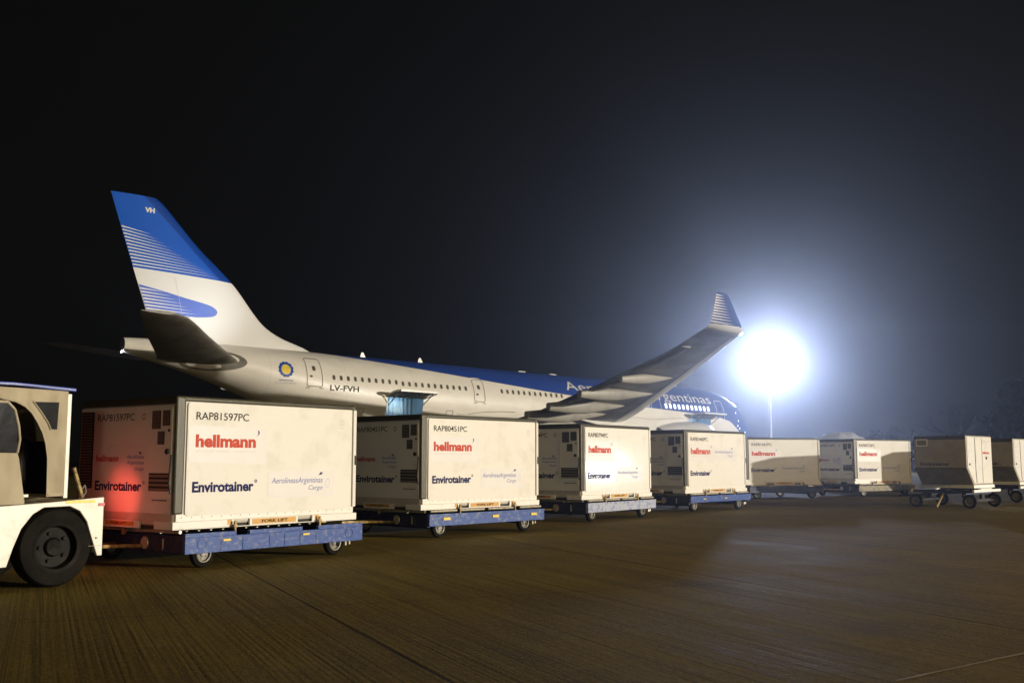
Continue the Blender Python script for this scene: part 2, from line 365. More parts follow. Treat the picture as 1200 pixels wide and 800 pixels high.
def make_container(ident, label, aero_pos='low', side_fade=False, group='white air cargo containers with red lettering'):
    t = empty('air_cargo_container', label=label, cat='cargo container', group=group)
    b = MB(); b.box((-CL / 2 + .012, -CW / 2 + .012, .03), (CL / 2 - .012, CW / 2 - .012, CH - .012))
    b.build('body', M['shell'], t, smooth=.5, bevel=.06)
    def post(sx, sy, w=.10):
        p = MB(); x0 = sx * (CL / 2); y0 = sy * (CW / 2)
        x1 = x0 - sx * w; y1 = y0 - sy * .06
        p.box((min(x0, x1), min(y0, y1), .19), (max(x0, x1), max(y0, y1), CH))
        p.build('corner_post', M['alu'], t, smooth=.5, bevel=.045)
    post(-1, -1, .15); post(1, -1, .07); post(1, 1); post(-1, 1, .05)
    for sy in (-1, 1):
        p = MB(); y0 = sy * CW / 2; y1 = y0 - sy * .09
        p.box((-CL / 2 + .02, min(y0, y1) + .002, CH - .075), (CL / 2 - .02, max(y0, y1) - .002, CH + .003)); p.build('top_edge_trim', M['alu'], t, smooth=.5, bevel=.035)
    for sx in (-1, 1):
        p = MB(); x0 = sx * CL / 2; x1 = x0 - sx * .09
        p.box((min(x0, x1) + .002, -CW / 2 + .03, CH - .11), (max(x0, x1) - .002, CW / 2 - .03, CH + .002)); p.build('top_edge_trim', M['alu'], t, smooth=.5, bevel=.035)
    # roof
    p = MB(); p.box((-CL / 2 + .09, -CW / 2 + .09, CH - .03), (CL / 2 - .09, CW / 2 - .09, CH - .004)); p.build('roof', M['panel'], t)
    # side panels (front long side, rear long side)
    for sgn in (1, -1):
        p = MB(); pts = roundrect(.165, .67, 3.085, 2.128, .045)
        pts = [(x - CL / 2, z - .5) for x, z in pts]
        if sgn == 1: p.prism(pts, 'y', -CW / 2 - .010, -CW / 2 + .02)
        else: p.prism(pts, 'y', CW / 2 - .02, CW / 2 + .010)
        p.build('side_panel', M['panel'], t, smooth=.5, bevel=.004)
    # right end door strip with dark seam
    p = MB(); p.box((3.12 - CL / 2, -CW / 2 - .012, .19), (3.185 - CL / 2, -CW / 2 + .03, CH - .07)); p.build('door_edge', M['panel'], t, bevel=.01)
    p = MB(); p.box(c_side(3.150, 1.31, .026), (3.178 - CL / 2, -CW / 2 - .01, .95)); p.build('latch', M['black'], t)
    p = MB(); p.box((CL / 2 - .005, -CW / 2 + .10, .22), (CL / 2 + .008, CW / 2 - .10, CH - .12)); p.build('rear_door', M['panel'], t, bevel=.004)
    # base skirt in two steps, with fork pockets
    for (z0, z1, o) in ((.105, .19, .0), (.0, .10, .018)):
        p = MB()
        X = CL / 2 + o; Y = CW / 2 + o
        if z0 > 0:
            p.box((-X + .04, -Y, z0), (X - .04, Y, z1))
            for k in range(20): p.cyl(c_side(.12 + .155 * k, .652, -.001), c_side(.12 + .155 * k, .652, .004), .007, n=8, mi=1)
        else:
            def wall(L_, W_, fx):
                for a, c in ((0, .93), (1.20, 2.05), (2.32, L_)):
                    p.box((a - L_ / 2, -W_ / 2, z0 + .012), (c - L_ / 2, W_ / 2, z1)) if fx else p.box((-W_ / 2, a - L_ / 2, z0 + .012), (W_ / 2, c - L_ / 2, z1))
            p.box((-X, -Y, 0), (X, -Y + .03, .012)); p.box((-X, Y - .03, 0), (X, Y, .012))
            for a, c in ((-X, .93 - CL / 2), (1.20 - CL / 2, 2.05 - CL / 2), (2.32 - CL / 2, X)):
                p.box((a, -Y, .012), (c, -Y + .03, .10)); p.box((a, Y - .03, .012), (c, Y, .10))
            for a, c in ((-Y + .031, .38 - CW / 2), (.70 - CW / 2, 1.54 - CW / 2), (1.86 - CW / 2, Y - .031)):
                p.box((-X, a, .002), (-X + .03, c, .10)); p.box((X - .03, a, .002), (X, c, .10))
        p.build('base_skirt', [M['skirt'], M['louvre']], t, bevel=.004 if z0 == 0 else 0)
    p = MB(); p.box((-CL / 2 + .03, -CW / 2 + .03, .004), (CL / 2 - .03, CW / 2 - .03, .104)); p.build('base_core', M['gap'], t)
    # fork lift label
    p = MB(); p.box(c_side(1.24, .522, .0215), c_side(2.01, .592, .019)); lb = p.build('fork_label', M['orange'], t)
    p = MB(); text_into(p, "FORK LIFT", (1.40, .536, 1.86, .578), lambda u, z: c_side(u, z, .023), bold=.03); p.build('lettering', M['ink'], lb)
    p = MB(); p.box(c_end(.82, .530, .0215), c_end(1.48, .585, .019)); lb = p.build('fork_label', M['orange'], t)
    p = MB(); text_into(p, "FORK LIFT", (1.34, .542, .98, .575), lambda u, z: c_end(u, z, .023), bold=.02); p.build('lettering', M['ink'], lb)
    for u in (.83, 2.37):
        p = MB(); p.box(c_side(u, .535, .021), c_side(u + .07, .60, .019)); p.build('warning_label', M['orange'], t)
    # ---- writing on the long side
    S = lambda u, z: c_side(u, z, .0140)
    p = MB(); flatpoly(p, [(.18, 1.36), (1.46, 1.32), (1.46, 1.80), (.18, 1.83)], lambda u, z: c_side(u, z, .0125)); p.build('sticker_film', M['film'], t)
    ax, az = (1.56, 1.14) if aero_pos == 'low' else (1.50, 1.66)
    p = MB(); flatpoly(p, [(ax - .06, az - .27), (ax + 1.18, az - .29), (ax + 1.18, az + .09), (ax - .06, az + .09)], lambda u, z: c_side(u, z, .0125)); p.build('sticker_film', M['film'], t)
    LM = [M['ink'], M['red'], M['navy'], M['fade'], M['aero']]
    lt = MB()
    text_into(lt, ident, (.29, 1.905, 1.14, 2.005), S, 0, bold=.004)
    lt.build('identification_number', LM, t); lt = MB()
    text_into(lt, "hellmann", (.29, 1.545, 1.27, 1.715), S, 1, bold=.045)
    flatpoly(lt, [(1.285, 1.70), (1.33, 1.74), (1.325, 1.775), (1.30, 1.79), (1.31, 1.74)], S, 2)
    lt.build('company_lettering', LM, t); lt = MB()
    text_into(lt, "WORLD WIDE LOGISTICS", (.29, 1.485, 1.27, 1.508), S, 3, spacing=1.3)
    lt.build('small_lettering', LM, t); lt = MB()
    text_into(lt, "Envirotainer", (.26, .965, 1.25, 1.105), S, 2, bold=.034)
    ring = [(1.285 + r_ * cos(a), 1.10 + r_ * sin(a)) for r_, a in [(.022, 2 * pi * i / 16) for i in range(16)]]
    rin = [(1.285 + .012 * cos(2 * pi * i / 16), 1.10 + .012 * sin(2 * pi * i / 16)) for i in range(16)]
    lt.add([S(*q) for q in ring + rin], [(i, (i + 1) % 16, 16 + (i + 1) % 16, 16 + i) for i in range(16)], 2)
    lt.build('maker_lettering', LM, t); lt = MB()
    text_into(lt, "AerolineasArgentinas", (ax, az - .105, ax + .95, az), S, 4, shear=.25)
    text_into(lt, "Cargo", (ax + .68, az - .20, ax + .95, az - .115), S, 4, shear=.25)
    swallow(lt, ax + .86, az + .02, .05, S, 2)
    for k in range(12):
        a = 2 * pi * k / 12; lt.add([S(ax + 1.05 + .04 * cos(a + d), az - .09 + .065 * sin(a + d)) for d in (0, .2)] + [S(ax + 1.05 + .033 * cos(a + d), az - .09 + .055 * sin(a + d)) for d in (.2, 0)], [(0, 1, 2, 3)], 4)
    lt.build('airline_lettering', LM, t); lt = MB()
    # round safety mark near the top right corner
    for k in range(8):
        a = 2 * pi * k / 8; lt.add([S(2.88 + r_ * cos(a + d), 1.93 + r_ * sin(a + d)) for r_, d in ((.045, 0), (.045, .5), (.03, .5), (.03, 0))], [(0, 1, 2, 3)], 3)
    text_into(lt, "www", (2.84, 1.845, 2.92, 1.862), S, 3)
    lt.build('safety_mark', LM, t)
    # ---- end face
    p = MB(); p.box(c_end(.06, .70, .006), c_end(2.19, 2.085, -.005)); p.build('end_panel', M['panel'], t, bevel=.004)
    p = MB(); p.box(c_end(1.86, 1.0, .010), c_end(2.17, 2.04, .004))
    for k in range(26):
        z = 1.02 + k * .039; p.add([c_end(1.88, z, .012), c_end(2.15, z, .012), c_end(2.15, z + .022, .026), c_end(1.88, z + .022, .026)], [(0, 1, 2, 3)], 1)
    p.build('cooling_grille', [M['gap'], M['louvre']], t)
    p = MB(); p.box(c_end(.07, .90, .016), c_end(.57, 2.05, .004)); cp = p.build('control_panel', M['panel'], t, bevel=.005)
    def vent(e0, z0, e1, z1, n):
        p = MB(); p.box(c_end(e0, z0, .0185), c_end(e1, z1, .0165))
        h = (z1 - z0) / n
        for k in range(n):
            z = z0 + k * h + h * .1; p.add([c_end(e0 + .008, z, .019), c_end(e1 - .008, z, .019), c_end(e1 - .008, z + h * .55, .028), c_end(e0 + .008, z + h * .55, .028)], [(0, 1, 2, 3)], 1)
        p.build('vent', [M['gap'], M['louvre']], cp)
    vent(.31, 1.78, .50, 2.02, 9); vent(.11, 1.82, .27, 2.02, 8); vent(.22, 1.58, .37, 1.75, 7); vent(.08, .985, .53, 1.215, 4)
    p = MB(); p.cyl(c_end(.14, 1.49, .016), c_end(.14, 1.49, .04), .035); p.cyl(c_end(.12, 1.76, .016), c_end(.12, 1.76, .03), .018); p.build('knob', M['black'], cp)
    p = MB(); p.tube([c_end(.045, 1.45, .03), c_end(.05, 1.1, .05), c_end(.04, .95, .03)], .012); p.build('door_handle', M['black'], t)
    Ee = lambda e, z: c_end(e, z, .0085)
    E2 = lambda e, z: c_end(e, z, .0185)
    for q in ([(1.83, 1.28), (1.18, 1.28), (1.18, 1.60), (1.83, 1.60)], [(1.14, 1.16), (.61, 1.16), (.61, 1.60), (1.14, 1.60)]):
        p = MB(); flatpoly(p, q, lambda e, z: c_end(e, z, .0070)); p.build('sticker_film', M['film'], t)
    lt = MB()
    text_into(lt, ident, (1.77, 1.905, .91, 2.0), Ee, 0, bold=.004)
    lt.build('identification_number', LM, t); lt = MB()
    text_into(lt, "hellmann", (1.78, 1.36, 1.24, 1.45), Ee, 1, bold=.04)
    lt.build('company_lettering', LM, t); lt = MB()
    text_into(lt, "Envirotainer", (1.78, .975, .70, 1.105), Ee, 2, bold=.034)
    lt.add([Ee(.655 - .02 * cos(a) * r_, 1.09 + .02 * sin(a) * r_) for r_ in (1.1, .6) for a in [2 * pi * i / 12 for i in range(12)]], [(i, (i + 1) % 12, 12 + (i + 1) % 12, 12 + i) for i in range(12)], 2)
    lt.build('maker_lettering', LM, t); lt = MB()
    text_into(lt, "Aerolineas", (1.06, 1.40, .66, 1.455), Ee, 4, shear=.25, bold=.01)
    text_into(lt, "Argentinas", (1.06, 1.315, .66, 1.375), Ee, 4, shear=.25, bold=.01)
    text_into(lt, "Cargo", (.87, 1.235, .66, 1.29), Ee, 4, shear=.25, bold=.01)
    swallow(lt, .80, 1.50, -.045, Ee, 2)
    lt.build('airline_lettering', LM, t); lt = MB()
    for k in range(8):
        a = 2 * pi * k / 8; lt.add([Ee(.70 + r_ * cos(a + d), 1.95 + r_ * sin(a + d)) for r_, d in ((.045, 0), (.045, .5), (.028, .5), (.028, 0))], [(0, 1, 2, 3)], 0)
    lt.build('safety_mark', LM, t); lt = MB()
    text_into(lt, "envirotainer", (.46, .86, .13, .885), lambda e, z: c_end(e, z - .02 + .02, .0185 if z > .9 else .0085), 0, bold=.03)
    lt.build('small_lettering', LM, t)
    return t

# ------------------------------------------------------------------ dolly
def wheel(parent, c, r, w, axis=(0, 1, 0), name='wheel', rimmat='rim', tyre='tyre', spokes=0):
    ax = Vector(axis).normalized(); m = MB(); hw = w / 2
    m.lathe([(r * .62, -hw * .95), (r * .80, -hw), (r * .94, -hw * .85), (r, -hw * .5), (r, hw * .5), (r * .94, hw * .85), (r * .80, hw), (r * .62, hw * .95)], c, ax, 40)
    t = m.build(name, M[tyre], parent, smooth=.6)
    m = MB(); m.lathe([(0.001, -hw * .35), (r * .2, -hw * .5), (r * .25, -hw * .2), (r * .5, -hw * .25), (r * .55, -hw * .9), (r * .64, -hw * 1.0), (r * .64, hw), (r * .55, hw * .9), (r * .5, hw * .25), (r * .25, hw * .2), (r * .2, hw * .5), (.001, hw * .35)], c, ax, 32)
    q = ax.to_track_quat('Z', 'Y')
    for k in range(5):
        a = 2 * pi * k / 5; d = q @ Vector((cos(a) * r * .36, sin(a) * r * .36, 0))
        for s in (-1, 1): m.cyl(Vector(c) + d + ax * s * hw * .2, Vector(c) + d + ax * s * hw * .45, r * .05, n=8)
    m.build('rim', M[rimmat], t, smooth=.6)
    return t
def make_dolly(label, style, group='blue container dollies under the containers'):
    # local frame: same as its container but z=0 at ground; x along
    t = empty('cargo_dolly', label=label, cat='dolly', group=group)
    x0, x1 = .12 - CL / 2, 3.25 - CL / 2; y0, y1 = -CW / 2 - .10, CW / 2 + .10
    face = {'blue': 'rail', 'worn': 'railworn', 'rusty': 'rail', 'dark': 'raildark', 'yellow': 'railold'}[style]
    for s in (-1, 1):
        p = MB(); ya = y0 if s < 0 else y1 - .06
        if style == 'blue':
            p.box((x0, ya, .20), (x1, ya + .06, .40)); 
            for a, c in ((0, .80), (1.02, 1.95), (2.25, 3.13)): p.box((x0 + a, ya, .401), (x0 + c, ya + .06, .455))
            for u in (.55, .9, 1.35, 1.62, 1.9, 2.2):
                p.box((x0 + u, ya - .008, .21), (x0 + u + .02, ya - .001, .37))
            for u in (.25, 2.85): p.lathe([(.055, -.012), (.07, 0), (.07, .01)], (x0 + u, ya + .004, .32), (0, -1, 0), 20)
        else:
            p.box((x0, ya, .22 if style != 'rusty' else .26), (x1, ya + .06, .43))
            p.box((x0, ya - .006, .40), (x1, ya - .0005, .432))
        p.build('side_rail', M[face], t, bevel=.006)
    for xe in (x0 + .002, x1 - .062):
        p = MB(); p.box((xe, y0 + .062, .20), (xe + .06, y1 - .062, .42)); p.build('end_rail', M['raildark'], t, bevel=.005)
    p = MB()
    for k in range(6): p.box((x0 + .07 + k * .59, y0 + .062, .24), (x0 + .13 + k * .59, y1 - .062, .36))
    p.box((x0 + .065, -.6, .20), (x1 - .065, -.52, .30)); p.box((x0 + .065, .52, .20), (x1 - .065, .6, .30))
    p.build('chassis', M['raildark'], t)
    p = MB()
    for k in range(15): p.cyl((x0 + .16 + k * .2, y0 + .75, .452), (x0 + .16 + k * .2, y1 - .75, .452), .028, n=10)
    p.build('deck_rollers', M['tube'], t, smooth=.6)
    # guide tubes along the edge
    for s in ((-1, 1) if style != 'blue' else ()):
        for a, c in ((.06, .72), (.80, 1.45), (1.55, 2.25), (2.45, 3.07)):
            yy = y0 + .045 if s < 0 else y1 - .045
            p = MB(); p.cyl((x0 + a, yy, .478), (x0 + c, yy, .478), .02, n=10); p.build('guide_tube', M['tube'], t, smooth=.6)
    for e in (x0 + .03,):
        p = MB(); p.cyl((e, y0 + .15, .47), (e, -.1, .47), .024, n=10); p.build('guide_tube', M['tube'], t, smooth=.6)
        p = MB(); p.cyl((e, .1, .47), (e, y1 - .15, .47), .024, n=10); p.build('guide_tube', M['tube'], t, smooth=.6)
    # container locks
    for u in (.78, 2.28):
        for s in (-1, 1):
            yy = (y0 + .03) if s < 0 else (y1 - .03)
            p = MB(); p.box((x0 + u, yy - .015, .40), (x0 + u + .03, yy + .015, .585)); p.box((x0 + u - .015, yy - .018, .50), (x0 + u + .045, yy + .022, .54))
            p.build('container_lock', M['rust'], t, bevel=.005)
    p = MB(); p.box((x0 - .02, .1, .40), (x0 + .03, .16, .60)); p.build('container_lock', M['rust'], t, bevel=.005)
    if style in ('blue', 'reflect', 'rusty'):
        for u in ((.58, 1.95) if style == 'blue' else (.6, 1.7)):
            p = MB(); p.box((x0 + u, y0 - .014, .335), (x0 + u + .12, y0 - .002, .36)); p.build('reflector', M['yellow'], t)
    # turntable, axles, wheels
    for u, nm in ((.40, 'front_axle'), (2.72, 'rear_axle')):
        p = MB(); p.cyl((x0 + u, y0 + .22, .18), (x0 + u, y1 - .22, .18), .03, n=12); p.box((x0 + u - .06, -.55, .15), (x0 + u + .06, .55, .235)); p.build('axle', M['raildark'], t)
        for yy in (y0 + .19, y1 - .19): wheel(t, (x0 + u, yy, .18), .18, .09)
    # cast disc and slot on the end rail
    p = MB(); p.lathe([(.001, .014), (.075, .012), (.085, 0)], (x0, -.35, .31), (-1, 0, 0), 24); p.build('end_plate', M['tube'], t, smooth=.6)
    p = MB(); p.box((x0 - .012, -.78, .24), (x0 - .001, -.75, .38)); p.build('end_bracket', M['tube'], t)
    # tow bar reaching forward to the vehicle ahead, and rear hitch
    p = MB(); p.tube([(x0 - .02, -.30, .27), (x0 - .75, 0, .28), (x0 - .02, .30, .27)], .025); p.box((x0 - 1.0, -.03, .26), (x0 - .72, .03, .31)); p.build('tow_bar', M['rust'], t)
    p = MB(); p.box((x1, -.06, .40), (x1 + .35, .06, .43)); p.box((x1, -.06, .25), (x1 + .15, .06, .29)); p.build('rear_hitch', M['rust'], t, bevel=.004)
    p = MB(); p.cyl((x1 - .30, y0 + .05, .20), (x1 - .30, y0 + .05, .14), .02, n=8); p.cyl((x1 - .22, y0 + .05, .20), (x1 - .22, y0 + .05, .15), .015, n=8); p.build('towing_eye', M['tube'], t)
    return t

ROW = [ # near corner x, y, yaw deg, id, dolly style
    (-4.28, 13.41, 53.0, 'RAP81597PC', 'blue', 'low',
     'large white cargo container right behind the tractor, red glow on its end, lettered RAP81597PC', 'scraped blue dolly right behind the tractor under container RAP81597PC'),
    (-1.61, 18.74, 48.0, 'RAP80451PC', 'reflect', 'low',
     'white cargo container lettered RAP80451PC, second behind the tractor', 'blue dolly with three yellow reflectors under container RAP80451PC'),
    (1.55, 23.64, 53.6, 'RAP80794PC', 'worn', 'low',
     'white cargo container with a bright white glare on its long side, third behind the tractor', 'dolly with pale worn side rail under the glaring container'),
    (4.61, 28.19, 47.5, 'RAP81460PC', 'rusty', 'high',
     'white container with both logos side by side near its top, below the aircraft nose', 'rusty blue dolly below the container below the aircraft nose'),
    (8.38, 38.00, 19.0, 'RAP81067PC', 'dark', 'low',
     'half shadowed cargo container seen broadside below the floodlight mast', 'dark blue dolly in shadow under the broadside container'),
    (13.0, 40.10, 30.0, 'RAP80716PC', 'yellow', 'low',
     'cargo container left of the dark slanted containers, upper half lit above a shadow edge', 'dolly with rusty yellow side rail left of the slanted containers'),
]
for (x, y, a, idn, st, ap, lab, dlab) in ROW:
    A = R(a); cx = x + cos(A) * CL / 2 - sin(A) * CW / 2; cyy = y + sin(A) * CL / 2 + cos(A) * CW / 2
    c = make_container(idn, lab, ap); c.location = (cx, cyy, .503); c.rotation_euler = (0, 0, A)
    dstyle = st if st != 'reflect' else 'dark'
    if st == 'reflect':
        d = make_dolly(dlab, 'dark')
        for ch in d.children:
            if ch.name.startswith('side_rail'): ch.data.materials[0] = M['rail2'] if 'rail2' in M else M['rail']
        for u in (.33, 1.62, 2.72):
            p = MB(); p.box((.12 - CL / 2 + u, -CW / 2 - .118, .32), (.12 - CL / 2 + u + .17, -CW / 2 - .107, .365)); p.build('reflector', M['yellow'], d)
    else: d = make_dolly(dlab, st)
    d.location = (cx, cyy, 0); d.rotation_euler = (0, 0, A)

# ------------------------------------------------------------------ slanted lower-deck containers on short dollies
def make_slant(label, group='slanted lower deck containers at the right'):
    t = empty('slanted_cargo_container', label=label, cat='cargo container', group=group)
    # origin at the near corner on the dolly; x along the lit profile face (2.0), y into depth (1.53), z 0..1.53
    prof = [(.47, .10), (2.0, .10), (2.0, 1.53), (0, 1.53), (0, .58)]
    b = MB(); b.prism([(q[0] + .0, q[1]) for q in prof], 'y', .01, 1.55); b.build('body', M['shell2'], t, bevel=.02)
    p = MB(); pts = [(.50, .14), (1.95, .14), (1.95, 1.49), (.05, 1.49), (.05, .61)]; p.prism(pts, 'y', -.004, .012); fp = p.build('front_panel', M['panel'], t, bevel=.004)
    p = MB(); p.prism([(.62, .55), (.66, .16), (.70, .16), (.66, .55), (.66, 1.47), (.62, 1.47)], 'y', -.010, -.0035)
    p.box((1.16, -.010, .16), (1.175, -.0035, 1.47)); p.build('panel_seam', M['alu'], t)
    p = MB()
    for k, (a, c, z0, z1) in enumerate(((.12, .50, 1.28, 1.44), (.12, .50, 1.10, 1.22), (.14, .50, .92, 1.04), (.30, .52, .62, .86))):
        p.box((a, -.009, z0), (c, -.0035, z1), 0)
        for j in range(5): p.box((a + .02, -.014, z0 + (z1 - z0) * (j + .3) / 5), (c - .02, -.0095, z0 + (z1 - z0) * (j + .55) / 5), 1)
    p.build('vent', [M['skirt'], M['louvre']], t)
    p = MB(); p.cyl((.18, -.004, .70), (.18, -.02, .70), .03, n=12); p.cyl((1.5, -.004, .88), (1.5, -.012, .88), .05, n=14); p.build('knob', M['ink'], t)
    p = MB(); F = lambda x, z: (x, -.0065, z)
    text_into(p, "RKN06151PC", (1.2, 1.34, 1.85, 1.41), F, 0, bold=.01); text_into(p, "hellmann", (1.22, 1.0, 1.75, 1.08), F, 1, bold=.03)
    p.build('lettering', [M['fade'], M['red']], t)
    p = MB(); p.box((.40, -.02, 0), (2.03, 1.57, .098)); p.build('base_skirt', M['skirt'], t, bevel=.01)
    # dark long side: shallow ribs, writing, framed label
    p = MB(); p.box((-.006, .03, 1.42), (.008, 1.53, 1.53)); p.box((-.010, .02, .575), (.006, 1.54, .60)); p.build('edge_trim', M['alu'], t)
    p = MB(); p.box((-.008, 1.12, 1.22), (.004, 1.48, 1.44)); lb = p.build('document_holder', M['panel'], t)
    p = MB(); p.box((-.0105, 1.16, 1.26), (-.0085, 1.44, 1.40)); p.build('holder_pane', M['louvre'], lb)
    p = MB(); G = lambda yy, z: (-.003, yy, z)
    text_into(p, "Envirotainer", (1.36, .66, .50, .76), G, 0, bold=.02)
    p.build('lettering', M['navy'], t)
    return t
def make_short_dolly(label, group='short white dollies under the slanted containers'):
    t = empty('short_dolly', label=label, cat='dolly', group=group)
    p = MB(); p.box((.02, -.16, .46), (2.12, -.10, .54)); p.box((.02, 1.64, .46), (2.12, 1.70, .54)); p.build('side_rail', M['skirt'], t, bevel=.006)
    p = MB(); p.box((.02, -.098, .44), (.08, 1.638, .53)); p.box((2.06, -.098, .44), (2.12, 1.638, .53)); p.build('end_rail', M['raildark'], t, bevel=.006)
    p = MB()
    for yy in (.1, .7, 1.3): p.box((.082, yy, .40), (2.058, yy + .08, .50))
    p.build('chassis', M['raildark'], t)
    for yy in (-.05, 1.52):
        p = MB(); p.cyl((.12, yy + .06, .2), (2.02, yy + .06, .2), .025, n=10); p.box((.5, yy + .02, .18), (1.6, yy + .10, .26)); p.box((.95, yy + .02, .26), (1.15, yy + .10, .40)); p.build('axle', M['gap'], t)
        for xx in (.10, 2.04): wheel(t, (xx, yy + .06, .2), .20, .09, (1, 0, 0))
    p = MB(); p.box((.6, -.13, .541), (1.5, -.05, .57)); p.build('container_lock', M['skirt'], t, bevel=.004)
    p = MB(); p.tube([(.9, 1.7, .35), (1.0, 2.5, .30)], .03); p.tube([(1.1, 1.7, .35), (1.0, 2.5, .30)], .03); p.build('tow_bar', M['raildark'], t)
    p = MB(); p.tube([(.06, .75, .42), (-.95, .55, .06)], .03); p.build('loose_tow_bar', M['rust'], t)
    return t
# chain of short dollies: faces toward +x local are the lit profile
B7 = R(46); 
base7 = Vector((13.15, 30.5)); st7 = Vector((3.45, 4.4))
labs = [('nearest slanted container, with a bright white end face, in front of the trees', 'short white dolly with a loose yellow tow bar on the concrete beside it'),
        ('slanted container with white end face cut off by the right edge of the photo', 'short white dolly at the right edge of the photo'),
        ('slanted container hidden behind the one at the right edge, next along the train', 'short dolly last along the train beyond the right edge')]
for k in range(3):
    pos = base7 + st7 * k
    if k == 2: pos = pos + Vector((-.2, -.8))
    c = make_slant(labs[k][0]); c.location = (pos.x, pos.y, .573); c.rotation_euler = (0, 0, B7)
    d = make_short_dolly(labs[k][1]); d.location = (pos.x, pos.y, 0); d.rotation_euler = (0, 0, B7)
    if k:
        for ch in list(d.children):
            if ch.name.startswith('loose_tow_bar'): bpy.data.objects.remove(ch)

# ================================================================== tractor
TY = R(52)
tr = empty('baggage_tractor', (-4.99, 11.70, 0), (0, 0, TY), 'cream airport tractor with beige canvas cab and blue roof at the left edge', 'tractor')
TW = 1.75
side = [(.53, .31), (.47, .31), (.40, .50), (.33, .70), (.24, .82), (.12, .875), (-.18, .87), (-.30, .80), (-.42, .65), (-.50, .45), (-.56, .26), (-1.55, .24), (-1.62, .45), (-1.72, .62), (-1.9, .74), (-2.15, .74), (-2.33, .62), (-2.42, .42), (-2.46, .30), (-2.75, .30), (-2.78, .80), (-1.5, .86), (.0, .93), (.53, .965)]
for s, y0 in ((1, 0.0), (-1, TW - .04)):
    p = MB(); p.prism(side, 'y', y0, y0 + .04); p.build('body_side', M['tug'], tr, bevel=.008)
p = MB(); p.box((.49, .041, .34), (.53, TW - .041, .93)); p.build('rear_panel', M['tug'], tr, bevel=.006)
p = MB(); p.prism([(-1.48, .82), (.488, .905), (.488, .93), (-1.48, .845)], 'y', .042, TW - .042); p.build('rear_deck', M['canvas'], tr)
p = MB(); p.prism([(-2.78, .5), (-1.5, .5), (-1.5, 1.12), (-2.0, 1.15), (-2.7, 1.02), (-2.78, .95)], 'y', .25, TW - .25); p.build('hood', M['tug'], tr, bevel=.04, smooth=.5)
p = MB(); p.box((-2.7, .2, .30), (.4, TW - .2, .48)); p.build('chassis', M['gap'], tr)
p = MB(); p.box((.40, .5, .32), (.52, .54, .5)); p.build('hitch_plate', M['black'], tr)
p = MB(); p.box((.535, .80, .36), (.72, .86, .40)); p.cyl((.70, .83, .30), (.70, .83, .46), .018, n=10); p.build('tow_hitch', M['black'], tr)
p = MB(); p.box((.07, -.006, .905), (.42, .001, .937)); p.build('yellow_stripe', M['yellow'], tr)
p = MB(); p.box((.46, -.007, .865), (.537, .04, .90)); p.build('side_reflector', M['redlens'], tr)
p = MB(); p.box((.36, -.004, .42), (.52, .0005, .424)); p.box((.44, -.012, .50), (.46, -.001, .52)); p.build('latch', M['louvre'], tr)
for u, y in ((0, .14), (0, TW - .14), (-2.04, .14), (-2.04, TW - .14)):
    big_ = u == 0; r = .43 if big_ else .36
    w_ = wheel(tr, (u, y, r), r, .26, name='wheel', rimmat='rimdark')
p = MB(); p.cyl((0, .1, .43), (0, TW - .1, .43), .05); p.cyl((-2.04, .1, .36), (-2.04, TW - .1, .36), .04); p.build('axle', M['black'], tr)
# cab
CB = []
for y in (.02, TW - .07):
    p = MB(); p.box((.045, y, .965), (.095, y + .05, 2.12)); p.build('cab_post', M['tug'], tr, bevel=.006)
    p = MB(); p.box((-1.5, y, .95), (-1.45, y + .05, 2.12)); p.build('cab_post', M['tug'], tr, bevel=.006)
p = MB(); p.prism([(.12, 2.145), (.12, 2.185), (-.6, 2.215), (-1.55, 2.20), (-1.6, 2.165), (-.6, 2.18)], 'y', -.03, TW + .03); p.build('roof', M['tugblue'], tr, bevel=.01)
def curtain(y0, y1, nm='canvas_curtain'):
    outer = [(.044, .99), (.044, 2.15), (-1.5, 2.17), (-1.5, 2.03), (-.72, 2.04), (-.55, 2.01), (-.44, 1.96), (-.36, 1.89), (-.29, 1.79), (-.23, 1.68), (-.19, 1.56), (-.16, 1.4), (-.155, 1.2), (-.15, .985)]
    p = MB(); p.prism(outer, 'y', y0, y1); return p.build(nm, M['canvas'], tr)
p = MB(); p.tube([(q[0] - .004, .004, q[1]) for q in [(-.72, 2.04), (-.55, 2.01), (-.44, 1.96), (-.36, 1.89), (-.29, 1.79), (-.23, 1.68), (-.19, 1.56), (-.16, 1.4), (-.155, 1.2), (-.15, .985)]], .009, 8); p.build('canvas_hem', M['canvas'], tr, smooth=1)
curtain(.006, .022); curtain(TW - .022, TW - .006)
p = MB(); p.prism([(.02, .99), (.02, 1.02), (-.14, 1.02), (-.14, .99)], 'y', -.002, .005); p.build('canvas_hem', M['canvas'], tr)
p = MB(); p.prism([(-.35, 2.015), (-.065, 2.02), (-.075, 1.72), (-.14, 1.72), (-.17, 1.79), (-.25, 1.91)], 'y', -.002, .0035); wn = p.build('curtain_window', M['plastic'], tr)
p = MB(); p.tube([(-.36, -.003, 2.02), (-.26, -.003, 1.90), (-.18, -.003, 1.79), (-.145, -.003, 1.715)], .007, 6); p.build('zip', M['canvas'], wn)
